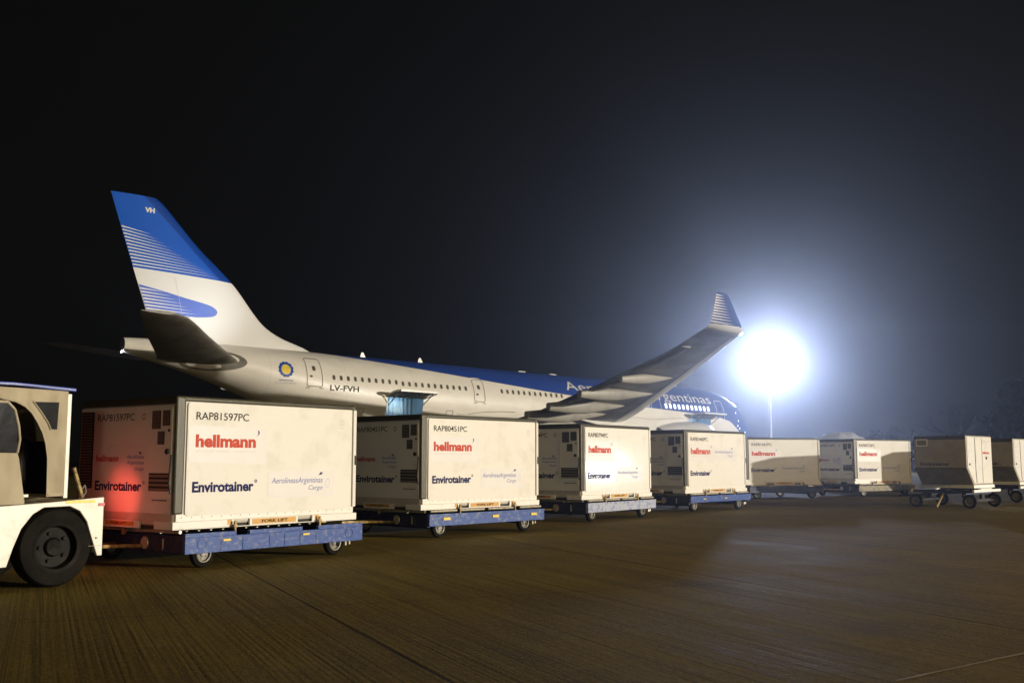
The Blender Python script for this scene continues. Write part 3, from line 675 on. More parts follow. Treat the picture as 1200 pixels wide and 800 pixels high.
# canvas door hanging at the left
p = MB(); p.prism([(-.415, .93), (-.425, .915), (-1.4, .90), (-1.4, 1.47), (-.52, 1.46), (-.50, 1.40)], 'y', -.035, -.012); dr = p.build('canvas_door', M['canvas'], tr, bevel=.006)
p = MB(); p.prism([(-.525, 1.465), (-1.38, 1.475), (-1.38, 1.99), (-.66, 1.99), (-.58, 1.9), (-.53, 1.7)], 'y', -.028, -.018); p.build('door_window', M['plastic'], dr)
p = MB(); p.tube([(-.52, -.023, 1.46), (-.50, -.023, 1.60), (-.52, -.023, 1.75), (-.57, -.023, 1.92), (-.65, -.023, 2.0), (-1.38, -.023, 2.0)], .016, 8); p.build('door_frame', M['canvas'], dr, smooth=.8)
# back wall, seat, wheel
p = MB(); p.box((.05, .071, 1.6), (.07, TW - .071, 2.14)); p.build('rear_curtain', M['canvas'], tr)
p = MB(); p.box((.052, .071, 1.0), (.066, TW - .071, 1.598)); p.build('rear_window', M['plastic'], tr)
p = MB(); p.box((-.75, .3, .87), (-.25, .85, 1.12)); p.box((-.33, .3, 1.12), (-.2, .85, 1.62)); p.build('seat', M['black'], tr, bevel=.05, smooth=.5)
p = MB(); q_ = [(-1.0 + .07 * cos(a), .57 + .19 * sin(a), 1.42 + .17 * cos(a)) for a in [2 * pi * i / 20 for i in range(21)]]; p.tube(q_, .014, 8); p.tube([(-1.0, .57, 1.42), (-1.3, .57, 1.1)], .02); p.build('steering_wheel', M['black'], tr)
p = MB(); p.box((-1.5, .1, .86), (-1.38, TW - .1, 1.22)); p.build('dashboard', M['black'], tr, bevel=.02)
p = MB(); p.tube([(.20, .10, 1.30), (.33, .12, .96)], .022); p.build('hitch_lever', M['rust'], tr, smooth=.6)
p = MB(); p.tube([(.34, .16, 1.05), (.40, .2, 1.1), (.42, .2, 1.02), (.36, .16, .97)], .008); p.build('lever_chain', M['louvre'], tr)
p = MB(); p.box((.531, 1.18, .70), (.56, 1.32, .80)); p.build('tail_lamp', M['redlit'], tr, bevel=.01)
p = MB(); p.box((.531, .42, .70), (.56, .56, .80)); p.build('tail_lamp', M['redlens'], tr, bevel=.01)
Mt = Matrix.Translation((-4.99, 11.70, 0)) @ Matrix.Rotation(TY, 4, 'Z')
spot("tractor_tail_light", Mt @ Vector((.66, 1.25, .76)), Mt @ Vector((1.8, 1.50, .90)), 7, (1.0, .05, .035), 120, 1.0, .04)
spot("tractor_tail_light", Mt @ Vector((.68, 1.34, .82)), Mt @ Vector((1.8, 1.58, .93)), 50, (1.0, .08, .055), 48, 1.0, .04)

# ================================================================== airliner
PY, PP, ZC = 0.67263, 0.020136, 5.4684
def lerp_tab(tab, x):
    if x <= tab[0][0]: return tab[0][1:]
    for a, b in zip(tab[:-1], tab[1:]):
        if x <= b[0]:
            t = (x - a[0]) / (b[0] - a[0]); return tuple(p + (q - p) * t for p, q in zip(a[1:], b[1:]))
    return tab[-1][1:]
def smooth_tab(tab, x):
    # Catmull-Rom through the table
    n = len(tab)
    if x <= tab[0][0]: return tab[0][1:]
    if x >= tab[-1][0]: return tab[-1][1:]
    for i in range(n - 1):
        if x <= tab[i + 1][0]: break
    p0 = tab[max(i - 1, 0)]; p1 = tab[i]; p2 = tab[i + 1]; p3 = tab[min(i + 2, n - 1)]
    h = p2[0] - p1[0]; t = (x - p1[0]) / h; out = []
    for k in range(1, len(p1)):
        m1 = (p2[k] - p0[k]) / max(p2[0] - p0[0], 1e-6) * h; m2 = (p3[k] - p1[k]) / max(p3[0] - p1[0], 1e-6) * h
        out.append((2 * t**3 - 3 * t**2 + 1) * p1[k] + (t**3 - 2 * t**2 + t) * m1 + (-2 * t**3 + 3 * t**2) * p2[k] + (t**3 - t**2) * m2)
    return tuple(out)
def PL(s, t, z): return (29 - s, -t, ZC + z)       # aircraft frame -> root local (x forward, starboard = -y)
air = empty('airliner', (-0.697 - .11 * cos(PY), 80.74 - .11 * sin(PY), 0), (0, PP, PY), 'wide-body passenger jet in white and blue standing behind the row of containers', 'airliner')
# s, half width, top, bottom
FU = [(0.0, .02, -.72, -.78), (.12, .32, -.42, -1.08), (.4, .66, -.10, -1.42), (1.0, 1.15, .38, -1.80), (2.0, 1.72, 1.02, -2.20), (3.0, 2.12, 1.72, -2.46), (4.0, 2.40, 2.22, -2.62), (5.5, 2.66, 2.60, -2.75), (7.5, 2.79, 2.79, -2.81), (9.5, 2.82, 2.82, -2.82),
      (40, 2.82, 2.82, -2.82), (42, 2.81, 2.82, -2.72), (44, 2.77, 2.82, -2.42), (46, 2.68, 2.82, -1.92), (48, 2.52, 2.82, -1.22), (50, 2.28, 2.81, -.50), (52, 1.95, 2.80, .20), (54, 1.50, 2.78, .80), (56, 1.0, 2.75, 1.30), (57.4, .62, 2.72, 1.62), (58.1, .46, 2.68, 1.80)]
def fus(s):
    if 9.5 < s < 40: return (2.82, 2.82, -2.82)
    return smooth_tab(FU, s)
def fpt(s, a):   # a angle from top, positive towards starboard
    w, zt, zb = fus(s); c = (zt + zb) / 2; h = (zt - zb) / 2
    return PL(s, w * sin(a), c + h * cos(a))
def fsurf(s, z, off=0.0, sgn=1):
    w, zt, zb = fus(s); c = (zt + zb) / 2; h = (zt - zb) / 2
    k = max(-1, min(1, (z - c) / h)); a = math.acos(k)
    return PL(s, sgn * (w + off) * sin(a), c + (h + off) * cos(a))
stations = sorted(set([0, .03, .08, .15, .25, .4, .6, .8] + [1 + .25 * i for i in range(0, 36)] + [10 + 1.0 * i for i in range(30)] + [40 + .5 * i for i in range(37)] + [58.1]))
m = MB(); nc = 72; vs_ = []
for s in stations: vs_ += [fpt(s, 2 * pi * i / nc) for i in range(nc)]
# openings: skip the faces inside the two starboard cargo doors
def in_door(s, z):
    return any(a < s < b and c < z < d for a, b, c, d in DOORS)
DOORS = [(38.2, 41.1, -1.85, .10), (8.2, 10.9, -1.85, .05)]
stations2 = stations
fs_ = []
for j in range(len(stations) - 1):
    for i in range(nc):
        k = (i + 1) % nc; fs_.append((j * nc + i, j * nc + k, (j + 1) * nc + k, (j + 1) * nc + i))
m.add(vs_, fs_)
def cut_holes(bm):
    pass
# fuselage paint: blue above a sweeping line, white below
pm = bpy.data.materials.new('fuselage_paint'); pm.use_nodes = True; nt = pm.node_tree; B = nt.nodes["Principled BSDF"]
tc = N('ShaderNodeTexCoord'); sp_ = N('ShaderNodeSeparateXYZ'); Lk(tc.outputs['Object'], sp_.inputs[0])
sx = math2('DIVIDE', math2('SUBTRACT', 29.0, sp_.outputs['X']), 60.0)
fc = N('ShaderNodeFloatCurve'); cv = fc.mapping.curves[0]
BL = [(0, -1.9), (2.5, -1.5), (4.2, -.75), (5.5, -.15), (7.4, .15), (11.8, .36), (16.9, .56), (27, 1.20), (33.5, 1.74), (40, 2.30), (46, 2.80), (48, 2.86), (60, 2.9)]
def cvy(z): return (z + 3) / 6.5
cv.points[0].location = (BL[0][0] / 60, cvy(BL[0][1])); cv.points[1].location = (1.0, cvy(BL[-1][1]))
for s, z in BL[1:-1]: cv.points.new(s / 60, cvy(z))
for pt_ in cv.points: pt_.handle_type = 'VECTOR'
fc.mapping.update(); Lk(sx, fc.inputs['Value'])
zz = math2('DIVIDE', math2('ADD', math2('SUBTRACT', sp_.outputs['Z'], ZC), 3.0), 6.5)
dz = math2('SUBTRACT', zz, fc.outputs[0])
blue = mrange(dz, 0, .002)
nz = N('ShaderNodeTexNoise'); nz.inputs['Scale'].default_value = .5; nz.inputs['Detail'].default_value = 6
mpn = N('ShaderNodeMapping'); mpn.inputs['Scale'].default_value = (1, 1, 2.5); Lk(tc.outputs['Object'], mpn.inputs[0]); Lk(mpn.outputs[0], nz.inputs['Vector'])
white = mixc(mrange(nz.outputs['Fac'], .42, .75, 0, .8), (.80, .755, .665), (.68, .63, .54))
# skin joints every few metres, faint
jx = math2('PINGPONG', math2('ADD', sp_.outputs['X'], 100.0), 2.65); jx = mrange(jx, .006, .018, .35, 0)
white = mixc(jx, white, (.35, .32, .27))
Lk(mixc(blue, white, (.014, .050, .26)), B.inputs['Base Color']); B.inputs['Roughness'].default_value = .40; B.inputs['Coat Weight'].default_value = .1; B.inputs['Coat Roughness'].default_value = .3
fo = m.build('fuselage', pm, air, smooth=.8)
# cut rectangular cargo openings with bmesh
bm = bmesh.new(); bm.from_mesh(fo.data)
for (a, b_, c, d) in DOORS:
    for (co_, no) in (((29 - a, 0, 0), (1, 0, 0)), ((29 - b_, 0, 0), (1, 0, 0)), ((0, 0, ZC + c), (0, 0, 1)), ((0, 0, ZC + d), (0, 0, 1))):
        gm_ = [f for f in bm.faces if f.calc_center_median().y < 0 and 29 - b_ - 2 < f.calc_center_median().x < 29 - a + 2]
        es = set(e for f in gm_ for e in f.edges); vv_ = set(v for f in gm_ for v in f.verts)
        bmesh.ops.bisect_plane(bm, geom=list(vv_) + list(es) + gm_, plane_co=co_, plane_no=no, dist=1e-5)
    kill = [f for f in bm.faces if f.calc_center_median().y < 0 and 29 - b_ < f.calc_center_median().x < 29 - a and ZC + c < f.calc_center_median().z < ZC + d]
    bmesh.ops.delete(bm, geom=kill, context='FACES')
bm.to_mesh(fo.data); bm.free()
for p_ in fo.data.polygons: p_.use_smooth = True
# hold linings + doors
for n_, (a, b_, c, d) in enumerate(DOORS):
    p = MB(); y0, y1 = -2.80, -.9
    def hold(a_, c_, y): return (29 - a_, y, ZC + c_)
    A0, A1 = a - .25, b_ + .25
    p.add([hold(A0, c, y0 + .5), hold(A1, c, y0 + .5), hold(A1, c, y1), hold(A0, c, y1)], [(0, 1, 2, 3)])
    p.add([hold(A0, d, y0 + .25), hold(A1, d, y0 + .25), hold(A1, d, y1), hold(A0, d, y1)], [(0, 1, 2, 3)])
    for q in (A0, A1): p.add([hold(q, c, y0 + .5), hold(q, d, y0 + .25), hold(q, d, y1), hold(q, c, y1)], [(0, 1, 2, 3)])
    # corrugated back curtain
    K = 40
    vv_ = []
    for i in range(K + 1):
        s_ = A0 + (A1 - A0) * i / K; yy = y1 - .35 + .06 * (i % 4 in (1, 2))
        vv_ += [hold(s_, c, yy), hold(s_, d, yy)]
    p.add(vv_, [(2 * i, 2 * i + 2, 2 * i + 3, 2 * i + 1) for i in range(K)])
    p.build('cargo_hold', M['hold'], air)
    p = MB(); p.box((29 - (a + b_) / 2 - .35, -2.1, ZC + d - .06), (29 - (a + b_) / 2 + .25, -1.9, ZC + d - .02)); p.build('hold_lamp', M['holdlamp'], air)
    # door swung up and out: a curved panel hinged at the top edge
    def dpt(i, j, off=0.0):
        s_ = a - .05 + (b_ - a + .1) * i
        L_ = 1.9 * j; ang = R(6 + 14 * j) if n_ == 0 else R(10 + 12 * j)
        return (29 - s_, -2.80 - L_ * .93, ZC + d - .10 + .30 * j + .12 * sin(pi * j) + off)
    p = MB(); p.grid(lambda i, j: dpt(i, j, .07), 12, 8, 0); p.grid(lambda i, j: dpt(i, j, -.05), 12, 8, 1)
    for ed in ((0, 0, 1, 0), (0, 1, 1, 1), (0, 0, 0, 1), (1, 0, 1, 1)):
        p.grid(lambda i, j, e=ed: dpt(e[0] + (e[2] - e[0]) * i, e[1] + (e[3] - e[1]) * i, -.05 + .12 * j), 12, 1, 0)
    cd = p.build('cargo_door', [M['pwhite'], M['pgreyd']], air, smooth=.6)
    p = MB()
    for k in range(6): p.tube([dpt(k / 5 * .96 + .02, .05, -.08), dpt(k / 5 * .96 + .02, .95, -.08)], .035, 6)
    p.tube([dpt(0, .5, -.09), dpt(1, .5, -.09)], .03, 6); p.build('door_frame_rib', M['pgreyd'], cd)
    for s_ in (a + .12, b_ - .12):
        p = MB(); p.cyl((29 - s_, -2.72, ZC + d - .7), dpt((s_ - a) / (b_ - a), .75, -.07), .035, n=8); p.build('door_strut', M['metal'], cd)
# ---- outlines, doors, windows on the starboard side
def outline(mb, s0, z0, s1, z1, w, r=.18, off=.012, mi=0, n=5, skin=None):
    o = roundrect(s0, z0, s1, z1, r, n); inn = roundrect(s0 + w, z0 + w, s1 - w, z1 - w, max(r - w, .02), n)
    def dens(q):
        out = []
        for a, b in zip(q, q[1:] + q[:1]):
            for k in range(5): out.append((a[0] + (b[0] - a[0]) * k / 5, a[1] + (b[1] - a[1]) * k / 5))
        return out
    o = dens(o); inn = dens(inn); K = len(o); sk = skin or (lambda s, z: fsurf(s, z, off))
    mb.add([sk(*q) for q in o + inn], [(i, (i + 1) % K, K + (i + 1) % K, K + i) for i in range(K)], mi)
def patch(mb, s0, z0, s1, z1, off=.008, mi=0, r=.12, n=5):
    K = 8; p_ = roundrect(s0, z0, s1, z1, r, n)
    c = ((s0 + s1) / 2, (z0 + z1) / 2)
    def dens(q):
        out = []
        for a, b in zip(q, q[1:] + q[:1]):
            for k in range(4): out.append((a[0] + (b[0] - a[0]) * k / 4, a[1] + (b[1] - a[1]) * k / 4))
        return out
    p_ = dens(p_); rings = []
    for f in (1, .66, .33): rings += [fsurf(c[0] + (q[0] - c[0]) * f, c[1] + (q[1] - c[1]) * f, off) for q in p_]
    K = len(p_); rings.append(fsurf(*c, off))
    fs = [(j * K + i, j * K + (i + 1) % K, (j + 1) * K + (i + 1) % K, (j + 1) * K + i) for j in range(2) for i in range(K)]
    fs += [(2 * K + i, 2 * K + (i + 1) % K, 3 * K) for i in range(K)]
    mb.add(rings, fs, mi)
for (s0, z0, s1, z1, ml) in ((45.98, .30, 47.10, 2.20, 'pline'), (32.82, .02, 33.82, 1.66, 'pline'), (14.35, -.15, 15.55, 1.72, 'plinew'), (6.25, -.30, 7.30, 1.60, 'plinew')):
    p = MB(); outline(p, s0, z0, s1, z1, .05 if ml == 'pline' else .045, .16)
    dd = p.build('passenger_door', M[ml], air)
    p = MB(); patch(p, (s0 + s1) / 2 - .12, (z0 + z1) / 2 + .10, (s0 + s1) / 2 + .12, (z0 + z1) / 2 + .42, .012, 0, .08)
    p.build('door_window', M['pane'], dd)
    if ml == 'pline': p = MB(); patch(p, s1 - .42, (z0 + z1) / 2 - .35, s1 - .2, (z0 + z1) / 2 - .2, .012); p.build('door_handle', M['pane'], dd)
    if ml == 'pline':
        p = MB(); patch(p, s0 - .05, z0 - .10, s0 + .25, z0 - .05, .02, 0, .02, 1); patch(p, s1 - .25, z0 - .10, s1 + .05, z0 - .05, .02, 0, .02, 1); p.build('door_sill_mark', M['pline'], dd)
p = MB(); outline(p, 33.0, 1.62, 33.75, 1.80, .05, .06); p.build('door_outline_top', M['plinew'], air)
# bulk / service panels
p = MB()
outline(p, 35.6, -1.45, 36.2, -.7, .035, .06); outline(p, 42.8, -1.6, 43.8, -.9, .03, .06); outline(p, 24.6 - 4, -1.9, 18.6, -1.1, .03, .1)
p.build('service_panel', M['pline'], air)
# long faired curve low on the rear fuselage
p = MB()
def curve_strip(mb, pts, w, off=.012):
    vv = []
    for s, z in pts: vv += [fsurf(s, z - w, off), fsurf(s, z + w, off)]
    mb.add(vv, [(2 * i, 2 * i + 2, 2 * i + 3, 2 * i + 1) for i in range(len(pts) - 1)])
curve_strip(p, [(30 + .25 * i, -.55 - .0010 * (i * .25) ** 3 * 1.5 - .012 * (i * .25) ** 2) for i in range(26)], .02)
p.build('fairing_line', M['pline'], air)
WS = [45.15 - .533 * i for i in range(21)] + [31.2 - .533 * i for i in range(12)]
for s in WS:
    z = .93 + (.06 if s > 40 else 0)
    p = MB(); patch(p, s - .12, z - .19, s + .12, z + .19, .006, 0, .10, 4); cw_ = p.build('cabin_window', M['panesill'], air)
    p = MB(); patch(p, s - .085, z - .15, s + .115, z + .16, .011, 0, .09, 4); p.build('pane', M['pane'], cw_)
for i in range(34):
    s = 24.4 - .533 * i
    if 14.1 < s < 15.8: continue
    if s < 7.9: break
    p = MB(); patch(p, s - .15, .78 - .21, s + .15, .78 + .21, .008, 0, .10, 4); p.build('cabin_window', M['panelit' if s < 14 else 'panesill'], air)
# cockpit windows
for sg in (1, -1):
    for (a0, a1) in ((.08, .30), (.33, .62), (.66, .95)):
        p = MB()
        def cw(i, j):
            ang = a0 + (a1 - a0) * i; s = 2.35 + .45 * (1 - j) + .8 * ang ** 1.5 - .75 * j + .55
            w, zt, zb = fus(s); c = (zt + zb) / 2; h = (zt - zb) / 2
            return PL(s, sg * (w + .01) * sin(ang), c + (h + .01) * cos(ang))
        p.grid(cw, 6, 4); p.build('cockpit_window', M['pane'], air)
# small marks on the nose, made to glow though they are no lamps
for (s, z) in ((4.3, .65), (4.0, -.05), (4.1, -.50), (3.7, -.7), (2.4, -1.0)):
    p = MB(); patch(p, s - .09, z - .09, s + .09, z + .09, .012, 0, .08); p.build('glowing_mark', M['panelit'], air)
# registration, airline name, emblem
FS = lambda s, z: fsurf(s, z, .015)
p = MB(); text_into(p, "LV-FVH", (45.45, .13, 43.35, .50), (lambda s, z: fsurf(s, z, .02)), 0, bold=.012, cuts=4); p.build('registration_lettering', M['ink'], air)
FS2 = lambda s, z: fsurf(s, z, .02)
p = MB(); text_into(p, "Aerolineas", (24.6, 1.45, 16.4, 2.18), FS2, 0, bold=.0, cuts=8); text_into(p, "Argentinas", (15.75, 1.0, 7.75, 2.02), FS2, 0, bold=.0, cuts=8)
p.build('airline_lettering', M['pwhite'], air)
p = MB(); c0 = (48.5, 1.30)
ring = lambda r0, r1, K=48, wav=0: ([FS(c0[0] + r0 * (1 + wav * abs(sin(6 * 2 * pi * i / K))) * cos(2 * pi * i / K), c0[1] + r0 * (1 + wav * abs(sin(6 * 2 * pi * i / K))) * sin(2 * pi * i / K)) for i in range(K)] + [FS(c0[0] + r1 * cos(2 * pi * i / K), c0[1] + r1 * sin(2 * pi * i / K)) for i in range(K)], [(i, (i + 1) % K, K + (i + 1) % K, K + i) for i in range(K)])
v_, f_ = ring(.46, .33, wav=.13); p.add(v_, f_, 0)
v_, f_ = ring(.30, .01); p.add(v_, f_, 1)
text_into(p, "ARGENTINA", (48.95, .56, 48.0, .64), FS, 0); text_into(p, "marca pais", (49.15, .40, 47.8, .46), FS, 0)
p.build('round_emblem', [M['pblue'], M['yellow']], air)
# antennas and beacons on the crown
for s in (41.5, 36.7, 9.7):
    p = MB(); p.prism([(29 - s - .25, ZC + 2.80), (29 - s + .22, ZC + 2.80), (29 - s - .0, ZC + 3.16), (29 - s - .15, ZC + 3.16)], 'y', -.03, .03); p.build('antenna', M['pwhite'], air, bevel=.01)
for s in (27.2, 24.0):
    p = MB(); p.box((29 - s - .35, -.06, ZC + 2.8), (29 - s + .35, .06, ZC + 2.90)); p.build('antenna', M['pwhite'], air, bevel=.02)

# ---- lifting surfaces
def foil(u):   # half thickness profile, unit chord
    u = min(max(u, 0), 1); return 5 * (.2969 * sqrt(u) - .1260 * u - .3516 * u * u + .2843 * u ** 3 - .1036 * u ** 4)
FT = [(2.2, 43.6, 56.0), (2.75, 45.4, 56.15), (3.08, 46.2, 56.3), (3.54, 47.73, 56.48), (4.1, 48.85, 56.68), (4.78, 49.62, 56.92), (6.77, 51.37, 57.66), (8.87, 53.88 - .05, 58.42), (11.2, 56.15, 59.25), (11.5, 56.6, 59.36)]
def fin_le_te(z): return smooth_tab(FT, z)
def fin_pt(s, z, off=0.0, sg=1):
    le, te = fin_le_te(z); c = te - le; u = (s - le) / c
    th = min(.105 * c, .62) * foil(u) + off
    return PL(s, sg * th, z)
m = MB(); nz_ = 44; nu = 26
for sg in (1, -1):
    def gf(i, j):
        z = 2.2 + (11.5 - 2.2) * j; le, te = fin_le_te(z); u = i ** 1.7; s = le + (te - le) * u
        return fin_pt(s, z, 0, sg)
    m.grid(gf, nu, nz_)
le, te = fin_le_te(11.5)
m.grid(lambda i, j: PL(le + (te - le) * i ** 1.7, (2 * j - 1) * min(.105 * (te - le), .62) * foil(i ** 1.7), 11.5 + .0), nu, 2)
fm = bpy.data.materials.new('fin_paint'); fm.use_nodes = True; nt = fm.node_tree; B = nt.nodes["Principled BSDF"]
tc = N('ShaderNodeTexCoord'); sp_ = N('ShaderNodeSeparateXYZ'); Lk(tc.outputs['Object'], sp_.inputs[0])
S_ = math2('SUBTRACT', 29.0, sp_.outputs['X']); Z_ = math2('SUBTRACT', sp_.outputs['Z'], ZC)
line = math2('SUBTRACT', Z_, math2('MULTIPLY_ADD', math2('SUBTRACT', S_, 51.37), .04))
for n_ in nt.nodes:
    if n_.type == 'MATH' and n_.operation == 'MULTIPLY_ADD': n_.inputs[2].default_value = 6.77
leS = math2('SUBTRACT', S_, math2('MULTIPLY_ADD', Z_, 1.09))
for n_ in nt.nodes:
    if n_.type == 'MATH' and n_.operation == 'MULTIPLY_ADD' and abs(n_.inputs[1].default_value - 1.09) < 1e-4: n_.inputs[2].default_value = 44.05
bluec = mixc(mrange(leS, .75, .85), (.003, .042, .25), (.004, .085, .46))
Lk(mixc(mrange(line, 0, .015), (.72, .70, .66), bluec), B.inputs['Base Color']); B.inputs['Roughness'].default_value = .5; B.inputs['Specular IOR Level'].default_value = .12
fin = m.build('vertical_stabilizer', fm, air, smooth=.9, merge=True)
def strip(mb, top, bot, n=24, rows=3, off=.01, sgs=(1, -1), pt=fin_pt, mi=0):
    # top/bot: functions t in 0..1 -> (s, z)
    for sg in sgs:
        mb.grid(lambda i, j: pt(top(i)[0] + (bot(i)[0] - top(i)[0]) * j, top(i)[1] + (bot(i)[1] - top(i)[1]) * j, off, sg), n, rows, mi)
def poly_f(pts):
    d = [0]
    for a, b in zip(pts, pts[1:]): d.append(d[-1] + sqrt((a[0] - b[0]) ** 2 + (a[1] - b[1]) ** 2))
    tab = [(x / d[-1], *p) for x, p in zip(d, pts)]
    return lambda t: smooth_tab(tab, t)
tef = lambda z: fin_le_te(z)[1] - .03
p = MB()
topc = poly_f([(tef(6.02), 6.02), (56.0, 5.78), (54.5, 5.47), (53.3, 5.25), (52.75, 5.10), (52.42, 4.88), (52.40, 4.72)])
botc = poly_f([(tef(4.2), 4.2), (56.0, 4.20), (54.6, 4.26), (53.4, 4.36), (52.8, 4.44), (52.5, 4.56), (52.40, 4.72)])
strip(p, topc, botc, 40, 12, .012); p.build('livery_swoosh', M['pblue2'], fin)
p = MB()
for k in range(12):
    z0 = 7.20 + k * .205; s1 = 52.35 + k * .40; zt = z0 - .02
    dr_ = (.04 + .011 * k) * (tef(z0) - s1)
    a = lambda i, z0=z0, s1=s1, dr_=dr_: (tef(z0) + (s1 - tef(z0)) * i, z0 - dr_ * i + .038 * (1 - i))
    b = lambda i, z0=z0, s1=s1, dr_=dr_: (tef(z0) + (s1 - tef(z0)) * i, z0 - dr_ * i - .038 * (1 - i))
    strip(p, a, b, 16, 1, .012)
for k in range(8):
    z0 = 5.80 - k * .2; L_ = 1.6 + .28 * k
    a = lambda i, z0=z0, L_=L_: (tef(z0) - L_ * i, z0 - .10 * i + .045 * (1 - i))
    b = lambda i, z0=z0, L_=L_: (tef(z0) - L_ * i, z0 - .10 * i - .045 * (1 - i))
    strip(p, a, b, 12, 1, .018)
p.build('livery_stripes', M['pwhite'], fin)
p = MB(); text_into(p, "VH", (57.30, 10.50, 56.70, 10.82), lambda s, z: fin_pt(s, z, .015), 0, bold=.05, cuts=2); text_into(p, "VH", (56.70, 10.50, 57.30, 10.82), lambda s, z: fin_pt(s, z, .015, -1), 0, bold=.05, cuts=2); p.build('fin_lettering', M['pwhite'], fin)
p = MB(); strip(p, lambda i: (54.32 + .88 * i, 3.2 + 3.52 * i), lambda i: (54.335 + .88 * i, 3.2 + 3.52 * i), 30, 1, .016); p.build('rudder_gap', M['fade'], fin)

def surf(mb, tab, sg, tc_, nspan=30, nch=22, camber=0.0, mi=0):
    # tab rows: t, LE s, TE s, z, twist(rad)
    t0, t1 = tab[0][0], tab[-1][0]
    def P_(i, j, up):
        t = t0 + (t1 - t0) * j; le, te, z, tw = smooth_tab(tab, t) if len(tab) > 2 else lerp_tab(tab, t)
        c = te - le; u = i ** 1.6; th = tc_(t) * c * foil(u); ca = camber * c * 4 * u * (1 - u)
        return PL(le + c * u, sg * t, z + ca + up * th * (1.0 if up > 0 else .9) - tw * (u - .4) * c)
    mb.grid(lambda i, j: P_(i, j, 1), nch, nspan, mi); mb.grid(lambda i, j: P_(i, j, -1), nch, nspan, mi)
    # tip cap
    mb.grid(lambda i, j: tuple(Vector(P_(i, 1, 1)).lerp(Vector(P_(i, 1, -1)), j)), nch, 1, mi)
for sg in (1, -1):
    m = MB(); surf(m, [(.9, 50.6, 56.3, 1.46, 0), (2.0, 51.6, 56.75, 1.60, 0), (6.0, 55.0, 58.8, 2.30, 0), (9.2, 57.7, 60.25, 2.92, 0), (9.6, 58.5, 60.4, 3.02, 0)], sg, lambda t: .10, 20, 18)
    hs = m.build('horizontal_stabilizer', M['pgreyd'], air, smooth=.8, merge=True)
    m = MB(); m.grid(lambda i, j: PL(50.75 + .86 * (.9 + 8.3 * i) - .86 * .9 + .05 * j - .1, sg * (.9 + 8.4 * i), 1.50 + (.168 * 8.4 * i) + .02), 20, 1)
    # root cut-out plate on the fuselage side
    m = MB(); K = 30
    ov = [(51.5 + .35 * 0 + 1.75 * 0 + 53.2 - 51.5 + 0 + 1.9 * cos(2 * pi * i / K) - .15, 1.55 + (.62 if sin(2 * pi * i / K) > 0 else .55) * sin(2 * pi * i / K)) for i in range(K)]
    cc = (53.05, 1.55)
    m.add([fsurf(*cc, .02, sg)] + [fsurf(*q, .02, sg) for q in ov] + [fsurf(cc[0] + (q[0] - cc[0]) * 1.06, cc[1] + (q[1] - cc[1]) * 1.10, .02, sg) for q in ov], [(0, 1 + i, 1 + (i + 1) % K) for i in range(K)])
    m.add([fsurf(cc[0] + (q[0] - cc[0]) * f, cc[1] + (q[1] - cc[1]) * f, .03, sg) for f in (1, 1.07) for q in ov], [(i, (i + 1) % K, K + (i + 1) % K, K + i) for i in range(K)], 1)
    m.build('stabilizer_root_seal', [M['pfair'], M['pline']], air)
# tail cone lamp and exhaust
p = MB(); p.lathe([(.001, 0), (.30, 0), (.40, .0), (.45, -.05)], PL(58.12, 0, 2.24), (-1, 0, 0), 24); p.build('auxiliary_exhaust', M['metal'], air)
p = MB(); p.lathe([(.001, .05), (.05, .03), (.06, 0)], PL(58.16, .1, 1.80), (-1, 0, 0), 12); p.build('tail_lamp', M['navlamp'], air)

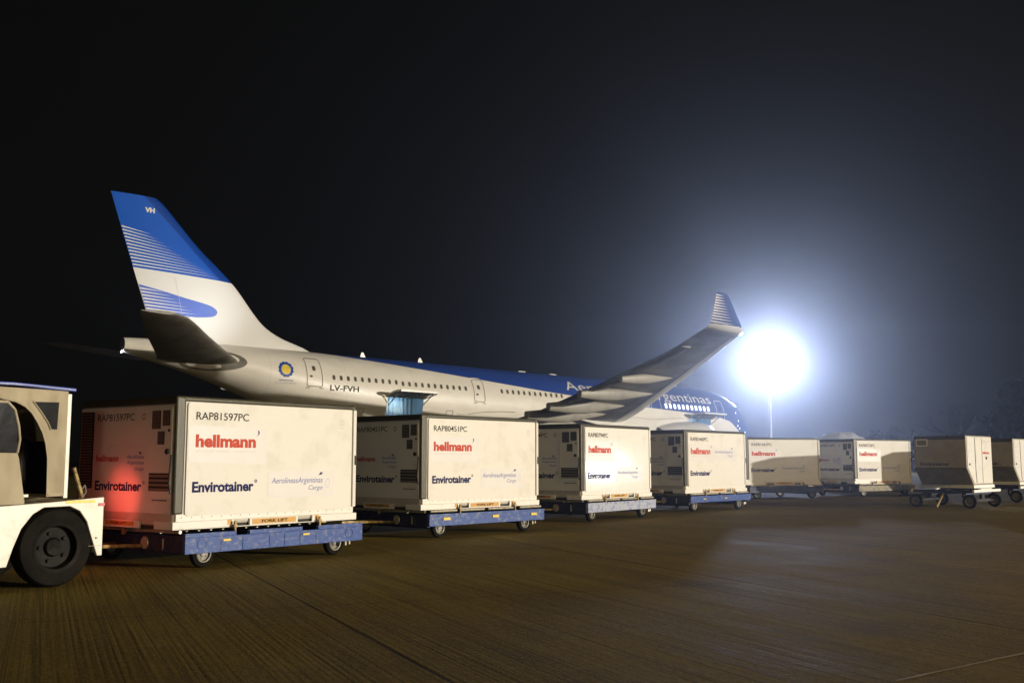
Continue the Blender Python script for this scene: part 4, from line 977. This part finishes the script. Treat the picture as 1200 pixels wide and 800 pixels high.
WT = [(0.0, 19.0, 32.6, -1.75, .0), (2.8, 20.6, 32.55, -1.62, .0), (6, 22.7, 32.75, -1.30, .0), (9.4, 24.9, 33.7, -1.0, 0), (13, 26.95, 34.8, -.52, 0), (19, 30.42, 36.1, .46, .0), (25, 33.9, 37.45, 1.52, 0), (27.4, 35.3, 38.35, 1.96, 0), (29.0, 36.25, 39.1, 2.20, 0)]
def wing_tc(t): return .135 - .045 * min(t / 12, 1)
for sg in (1, -1):
    m = MB(); surf(m, WT, sg, wing_tc, 44, 24, .006)
    wing = m.build('wing', M['pgrey'], air, smooth=.8, merge=True)
    # leading edge slats, bare metal
    m = MB()
    def slat(i, j):
        t = 4.5 + 24 * j
        le, te, z, tw = smooth_tab(WT, t); c = te - le; a = (i * 2 - 1); u = (.085 if a > 0 else .17) * abs(a) ** 1.6; th = wing_tc(t) * c * foil(u) + .012
        return PL(le + c * u - .02, sg * t, z + (1 if a > 0 else -.9) * th)
    m.grid(slat, 14, 44); m.build('slat', M['pwhite'], wing, smooth=.8)
    # flaps, drooped a little
    for (ta, tb, ch) in ((3.2, 9.2, 1.9), (9.6, 19.8, 1.35), (20.4, 26.6, .75)):
        m = MB()
        def fl(i, j, up):
            t = ta + (tb - ta) * j; le, te, z, tw = smooth_tab(WT, t); u = i ** 1.4
            ex = .45 if ta < 20 else .05; dp = .28 if ta < 20 else .04
            return PL(te - ch * (1 - ex) + ch * u, sg * t, z - .16 - dp * ch * u + up * .13 * ch * foil(u))
        m.grid(lambda i, j: fl(i, j, 1), 12, 10); m.grid(lambda i, j: fl(i, j, -1), 12, 10)
        for e in (0, 1): m.grid(lambda i, j: tuple(Vector(fl(i, e, 1)).lerp(Vector(fl(i, e, -1)), j)), 12, 1)
        m.build('flap' if ta < 20 else 'aileron', M['pfair'], wing, smooth=.7, merge=True)
    # flap track fairings: keeled bodies with a blunt tail
    for (t, L_, aft, w, dz_) in ((5.4, 7.2, 1.9, .38, .62), (8.6, 7.4, 1.9, .40, .66), (11.9, 7.0, 1.9, .38, .62), (14.6, 6.6, 1.7, .36, .58), (18.0, 6.2, 1.5, .34, .52), (21.6, 4.2, .9, .26, .40)):
        le, te, z, tw = smooth_tab(WT, t); m = MB(); x1 = te + aft; x0 = x1 - L_
        def ff(i, j):
            u = j; rr = min(1, u * 1.9) ** .8 * (1 - max(0, (u - .62) / .38) ** 1.6 * .42); a = 2 * pi * i
            ca, sa = cos(a), sin(a); sa = math.copysign(abs(sa) ** .6, sa); zc_ = z - .30 - .20 * u - .25 * max(0, u - .6)
            return PL(x0 + L_ * u, sg * (t + w * rr * sa), zc_ + dz_ * rr * (ca * 1.0 if ca < 0 else ca * .45))
        m.grid(ff, 24, 30, 0, True)
        ctr = Vector(ff(0, 1)).lerp(Vector(ff(.5, 1)), .5)
        m.grid(lambda i, j: tuple(Vector(ff(i, 1)).lerp(ctr, j)), 24, 1, 0, True)
        m.build('flap_track_fairing', M['pgreyf'], wing, smooth=.6, merge=True)
    # winglet: curved up
    m = MB()
    WL = [(0, 29.0, 2.20, 36.25, 39.1), (.25, 29.40, 2.28, 36.55, 39.25), (.5, 29.66, 2.48, 36.95, 39.30), (1.0, 29.82, 2.9, 37.45, 39.30), (2.0, 29.98, 3.72, 38.2, 39.25), (2.3, 30.03, 3.95, 38.5, 39.2)]
    def wl(i, j, sd):
        t, z, le, te = smooth_tab(WL, 2.3 * j); u = i ** 1.6; th = .085 * (te - le) * foil(u)
        n_ = (min(1, max(0, (2.3 * j) / .6))); ang = n_ * R(78)
        return PL(le + (te - le) * u, sg * (t - sd * th * sin(ang)), z + sd * th * cos(ang))
    for sd in (1, -1): m.grid(lambda i, j: wl(i, j, sd), 16, 90)
    m.grid(lambda i, j: tuple(Vector(wl(i, 1, 1)).lerp(Vector(wl(i, 1, -1)), j)), 16, 1)
    wm = M.get('winglet')
    M['pnavy'] = M.get('pnavy') or mat('winglet_navy', (.012, .042, .20), .5, spec=.2)
    wlo = m.build('winglet', [M['pwhite'], M['pnavy']], wing, smooth=.8, merge=True)
    for pf in wlo.data.polygons:
        if pf.center.z > ZC + 2.42: pf.material_index = 1
    m = MB()
    for k in range(11):
        jj_ = (.55 + k * .155) / 2.3
        for sd in (1, -1):
            def st(i, j):
                u = 1 - (.72 - .02 * k) * i; jv = jj_ + (.036 * (1 - i)) * (j - .5) * 1.0
                q = Vector(wl(max(u, .02) ** (1 / 1.6), jv, sd)); q.y += (-sg) * (-1) * 0
                q2 = Vector(wl(max(u, .02) ** (1 / 1.6), jv, 0)); d = (q - q2); return tuple(q + (d.normalized() if d.length > 1e-6 else Vector((0, 0, 0))) * .012)
            m.grid(st, 8, 2)
    m.build('livery_stripes', M['pwhite'], wlo)
    p = MB(); p.lathe([(.001, .10), (.06, .07), (.08, 0)], PL(36.35, sg * 29.1, 2.22), (1, 0, 0), 12); p.build('wing_tip_lamp', M['navlamp'] if sg > 0 else M['redlens'], wing)
# belly fairing
m = MB()
def bf(i, j):
    s = 17.0 + 18.5 * j; e = sin(pi * min(max(j, 0.0), 1)) ** .45 if 0 < j < 1 else 0; a = pi * .60 + pi * .80 * i
    w = 2.72 + .55 * e; h = 2.70 + .38 * e
    return PL(s, -w * sin(a) * (1 if True else 1), h * cos(a) - .0)
m.grid(bf, 40, 40); m.build('belly_fairing', M['pwhite'], air, smooth=.9)
# engines
for sg in (1, -1):
    t = 9.4; s0, s1 = 16.6, 21.9; zc_ = -2.55
    m = MB(); prof = [(1.18, 1.0), (1.20, .4), (1.22, .15), (1.30, .03), (1.38, 0), (1.46, .08), (1.56, .5), (1.62, 1.4), (1.60, 2.6), (1.48, 3.8), (1.28, 4.8), (1.10, 5.4), (1.05, 5.4), (1.10, 4.6)]
    m.lathe(prof, PL(s0, sg * t, zc_), (-1, 0, 0), 48); en = m.build('engine', M['pwhite'], air, smooth=.8)
    m = MB(); m.lathe([(1.225, .14), (1.30, .02), (1.385, -.006), (1.468, .075), (1.53, .30)], PL(s0, sg * t, zc_), (-1, 0, 0), 48); m.build('intake_ring', M['metal'], en, smooth=.9)
    m = MB(); m.lathe([(.001, .35), (.15, .5), (.34, .95)], PL(s0, sg * t, zc_), (-1, 0, 0), 24)
    for k in range(26):
        a = 2 * pi * k / 26; c_, s_ = cos(a), sin(a)
        def bl(r, w, x): return Vector(PL(s0 + x, sg * t, zc_)) + Vector((0, c_ * r - s_ * w, s_ * r + c_ * w))
        m.add([bl(.33, -.05, .8), bl(.33, .05, .98), bl(1.19, .13, 1.0), bl(1.19, -.10, .85)], [(0, 1, 2, 3)])
    m.build('fan', M['louvre'], en)
    m = MB(); m.lathe([(.95, 4.5), (.72, 5.9), (.60, 6.3), (.55, 6.3), (.40, 6.2), (.001, 7.2)], PL(s0, sg * t, zc_), (-1, 0, 0), 32); m.build('core_exhaust', M['metal'], en, smooth=.8)
    le, te, z, tw = smooth_tab(WT, t)
    m = MB(); m.prism([(29 - 18.0, ZC + zc_ + 1.50), (29 - 19.2, ZC + zc_ + 1.85), (29 - 22.6, ZC + z + .05), (29 - 26.0, ZC + z + .18), (29 - 30.0, ZC + z - .25), (29 - 25.5, ZC + z - 1.0), (29 - 22.2, ZC + zc_ + .7), (29 - 20, ZC + zc_ + 1.0)], 'y', -sg * t - .22, -sg * t + .22); m.build('pylon', M['pwhite'], en, bevel=.08, smooth=.5)
# landing gear (local z measured so that tyres stand on the apron)
def gear(name, s, t, ws, r, w, top, n_ax):
    X = 29 - s; gz = X * sin(PP) ; g0 = gz    # ground height in root frame at x
    m = MB(); m.cyl((X, -t, g0 + r), (X, -t * .95, top), .16, .20, 14); m.cyl((X, -t, g0 + r), (X, -t, g0 + r + 1.0), .11, n=12)
    m.cyl((X, -t, g0 + 1.9), (X + 1.3, -t * .95, top), .08, n=10)
    gr = m.build(name, M['metal'], air, smooth=.7)
    for k in range(n_ax):
        xx = X + (k - (n_ax - 1) / 2) * 1.98; gg = xx * sin(PP)
        m = MB(); m.cyl((xx, -t - ws, gg + r), (xx, -t + ws, gg + r), .09, n=12)
        if k == 0 and n_ax > 1: m.box((xx, -t - .12, gg + r - .12), (xx + 1.98, -t + .12, gg + r + .12))
        m.build('axle', M['metal'], gr)
        for sd in (-1, 1): wheel(gr, (xx, -t + sd * ws, gg + r), r, .42)
for sg in (1, -1):
    gear('main_landing_gear', 29.0, sg * 5.34, .70, .70, .5, ZC - 1.9, 2)
gear('nose_landing_gear', 6.7, .001, .36, .53, .4, ZC - 2.5, 1)
# logo lamps on the stabilizers that light the fin
air_M = Matrix.Translation(air.location) @ air.rotation_euler.to_matrix().to_4x4()
for sg in (1, -1):
    a_ = air_M @ Vector(PL(53.2, sg * 5.0, 2.75)); b_ = air_M @ Vector(PL(54.2, 0, 6.4))
    spot("tail_logo_light", a_, b_, 800, (.93, .96, 1.0), 105, 1.0, .15)
for (a, b_, c, d) in DOORS:
    l = bpy.data.lights.new('hold_light', 'POINT'); l.energy = 25; l.color = (.6, .85, 1.0); l.shadow_soft_size = .2
    o = link(bpy.data.objects.new('hold_light', l)); o.location = air_M @ Vector((29 - (a + b_) / 2, -1.9, ZC + d - .3))

# ================================================================== mast, trees, covered cargo, haze
ms = empty('floodlight_mast', (MX, MY, 0), (0, 0, 0), 'tall steel mast with a cluster of glaring white floodlights beyond the aircraft nose', 'light mast')
p = MB(); p.cyl((0, 0, 0), (0, 0, MZ + 1.0), .22, .11, 16); p.cyl((0, 0, 0), (0, 0, .5), .40, .36, 16); p.build('pole', M['pole'], ms, smooth=.6)
p = MB(); p.box((-1.9, -.06, MZ - .55), (1.9, .06, MZ - .43)); p.box((-1.9, -.06, MZ + .50), (1.9, .06, MZ + .62)); p.build('cross_arm', M['pole'], ms)
for r_ in (0, 1):
    for k in range(4):
        x = -1.5 + k * 1.0; z = MZ - .35 + r_ * 1.0
        p = MB(); p.box((x - .34, -.42, z - .27), (x + .34, -.12, z + .27)); hd = p.build('floodlight_head', M['gap'], ms, bevel=.03)
        p = MB(); p.box((x - .29, -.437, z - .22), (x + .29, -.425, z + .22)); p.build('lamp_glass', M['flood'], hd)

def bare_tree(loc, h, seed, label, spread=.5):
    rnd = random.Random(seed); t = empty('bare_tree', loc, label=label, cat='tree', group='trees on the far edge of the apron')
    m = MB(); br = MB()
    def grow(mb, p0, d, L_, r, dep):
        p1 = p0 + d * L_; n = 7 if dep < 2 else 4
        mb_ = m if dep == 0 else br
        mb_.cyl(p0, p1, r, r * .72, n, 0, False)
        if dep > 6 or r < .008: return
        k = 2 if rnd.random() < .6 else 3
        for i in range(k):
            ax = Vector((rnd.uniform(-1, 1), rnd.uniform(-1, 1), rnd.uniform(-.1, .5))).normalized()
            nd = (d + ax * rnd.uniform(.35, spread + .35)).normalized(); nd.z = max(nd.z, .05); nd.normalize()
            grow(mb, p1, nd, L_ * rnd.uniform(.62, .86), r * .68, dep + 1)
    grow(m, Vector((0, 0, 0)), Vector((.03, 0, 1)), h * .22, h * .022, 0)
    m.build('trunk', M['bark'], t, smooth=1.2); br.build('crown', M['bark'], t, smooth=1.2)
    return t
def leafy_tree(loc, h, w, seed, label):
    rnd = random.Random(seed); t = empty('evergreen_tree', loc, label=label, cat='tree', group='trees on the far edge of the apron')
    m = MB(); m.cyl((0, 0, 0), (0, 0, h * .5), h * .03, h * .018, 10)
    for k in range(9):
        a = rnd.uniform(0, 6.3); z = h * rnd.uniform(.2, .5); m.cyl((0, 0, z), (cos(a) * w * .35, sin(a) * w * .35, z + h * .25), h * .010, h * .004, 6)
    m.build('trunk', M['bark'], t, smooth=1)
    c = MB(); cl = []
    for k in range(44):
        a = rnd.uniform(0, 6.3); z = rnd.uniform(.16, .93); rr = w * .5 * (1 - abs(z - .42) * 1.25) * sqrt(rnd.random())
        cl.append((Vector((cos(a) * rr, sin(a) * rr, z * h)), w * rnd.uniform(.09, .2)))
    for (q, r) in cl:
        for k in range(230):
            d = Vector((rnd.gauss(0, 1), rnd.gauss(0, 1), rnd.gauss(0, .8))).normalized() * r * rnd.uniform(.55, 1.1); p0 = q + d
            s = rnd.uniform(.18, .42); u = Vector((rnd.uniform(-1, 1), rnd.uniform(-1, 1), rnd.uniform(-1, 1))).normalized() * s; v = u.cross(Vector((rnd.uniform(-1, 1), rnd.uniform(-1, 1), rnd.uniform(-1, 1)))).normalized() * s * .7
            c.add([p0 - u, p0 + v, p0 + u, p0 - v], [(0, 1, 2, 3)])
    c.build('crown', M['leaf'], t)
    return t
bare_tree((70, 165, 0), 12.5, 5, 'bare branching tree, the tallest leafless one beyond the right-hand containers', .55)
bare_tree((63, 172, 0), 9.5, 11, 'smaller bare tree left of the tallest leafless one', .5)
bare_tree((78, 170, 0), 10, 23, 'thin bare tree between the tall leafless one and the dark evergreen', .5)
leafy_tree((76, 155, 0), 12.8, 12, 3, 'dark dense evergreen at the right edge behind the last containers')
leafy_tree((90, 156, 0), 14, 12, 4, 'dark dense evergreen just beyond the right edge of the photo')
leafy_tree((63, 178, 0), 4.4, 12, 8, 'low dark bush far off behind the slanted containers')

# plastic covered load standing behind the broadside containers
cv_ = empty('covered_cargo_pallet', (17.7, 56.5, 0), (0, 0, R(12)), 'rounded pallet load under shiny white plastic, showing above the containers', 'cargo pallet')
p = MB(); p.box((-1.6, -1.2, .45), (1.6, 1.2, .55)); p.build('pallet', M['metal'], cv_)
rnd = random.Random(4)
p = MB()
def dome(i, j):
    x = -1.62 + 3.24 * i; y = -1.22 + 2.44 * j; ex = max(0, 1 - abs(x / 1.62) ** 3.0) ** .5; ey = max(0, 1 - abs(y / 1.22) ** 4) ** .5
    return (x, y,   .56 + 2.3 * ex * ey + .05 * sin(9 * x + 2 * sin(4 * y)) * ex * ey)
p.grid(dome, 60, 40); p.build('plastic_sheet', M['wrap'], cv_, smooth=2)
p = MB(); p.box((-1.7, -1.25, .30), (1.7, 1.25, .44)); p.build('dolly_frame', M['raildark'], cv_)
for x in (-1.2, 1.2):
    for y in (-1.0, 1.0): wheel(cv_, (x, y, .18), .18, .09)

# haze: one closed even volume
p = MB(); p.box((-220, -130, -1), (330, 320, 42)); hz = p.build('haze', [], None)
hm = bpy.data.materials.new('night_haze'); hm.use_nodes = True; nt = hm.node_tree
for n_ in list(nt.nodes):
    if n_.type != 'OUTPUT_MATERIAL': nt.nodes.remove(n_)
out = [n_ for n_ in nt.nodes if n_.type == 'OUTPUT_MATERIAL'][0]
pv = nt.nodes.new('ShaderNodeVolumePrincipled'); pv.inputs['Color'].default_value = (.82, .89, 1, 1); pv.inputs['Density'].default_value = HAZE
pv.inputs['Anisotropy'].default_value = HAZEG
nt.links.new(pv.outputs[0], out.inputs['Volume']); hz.data.materials.append(hm); hz['kind'] = 'stuff'
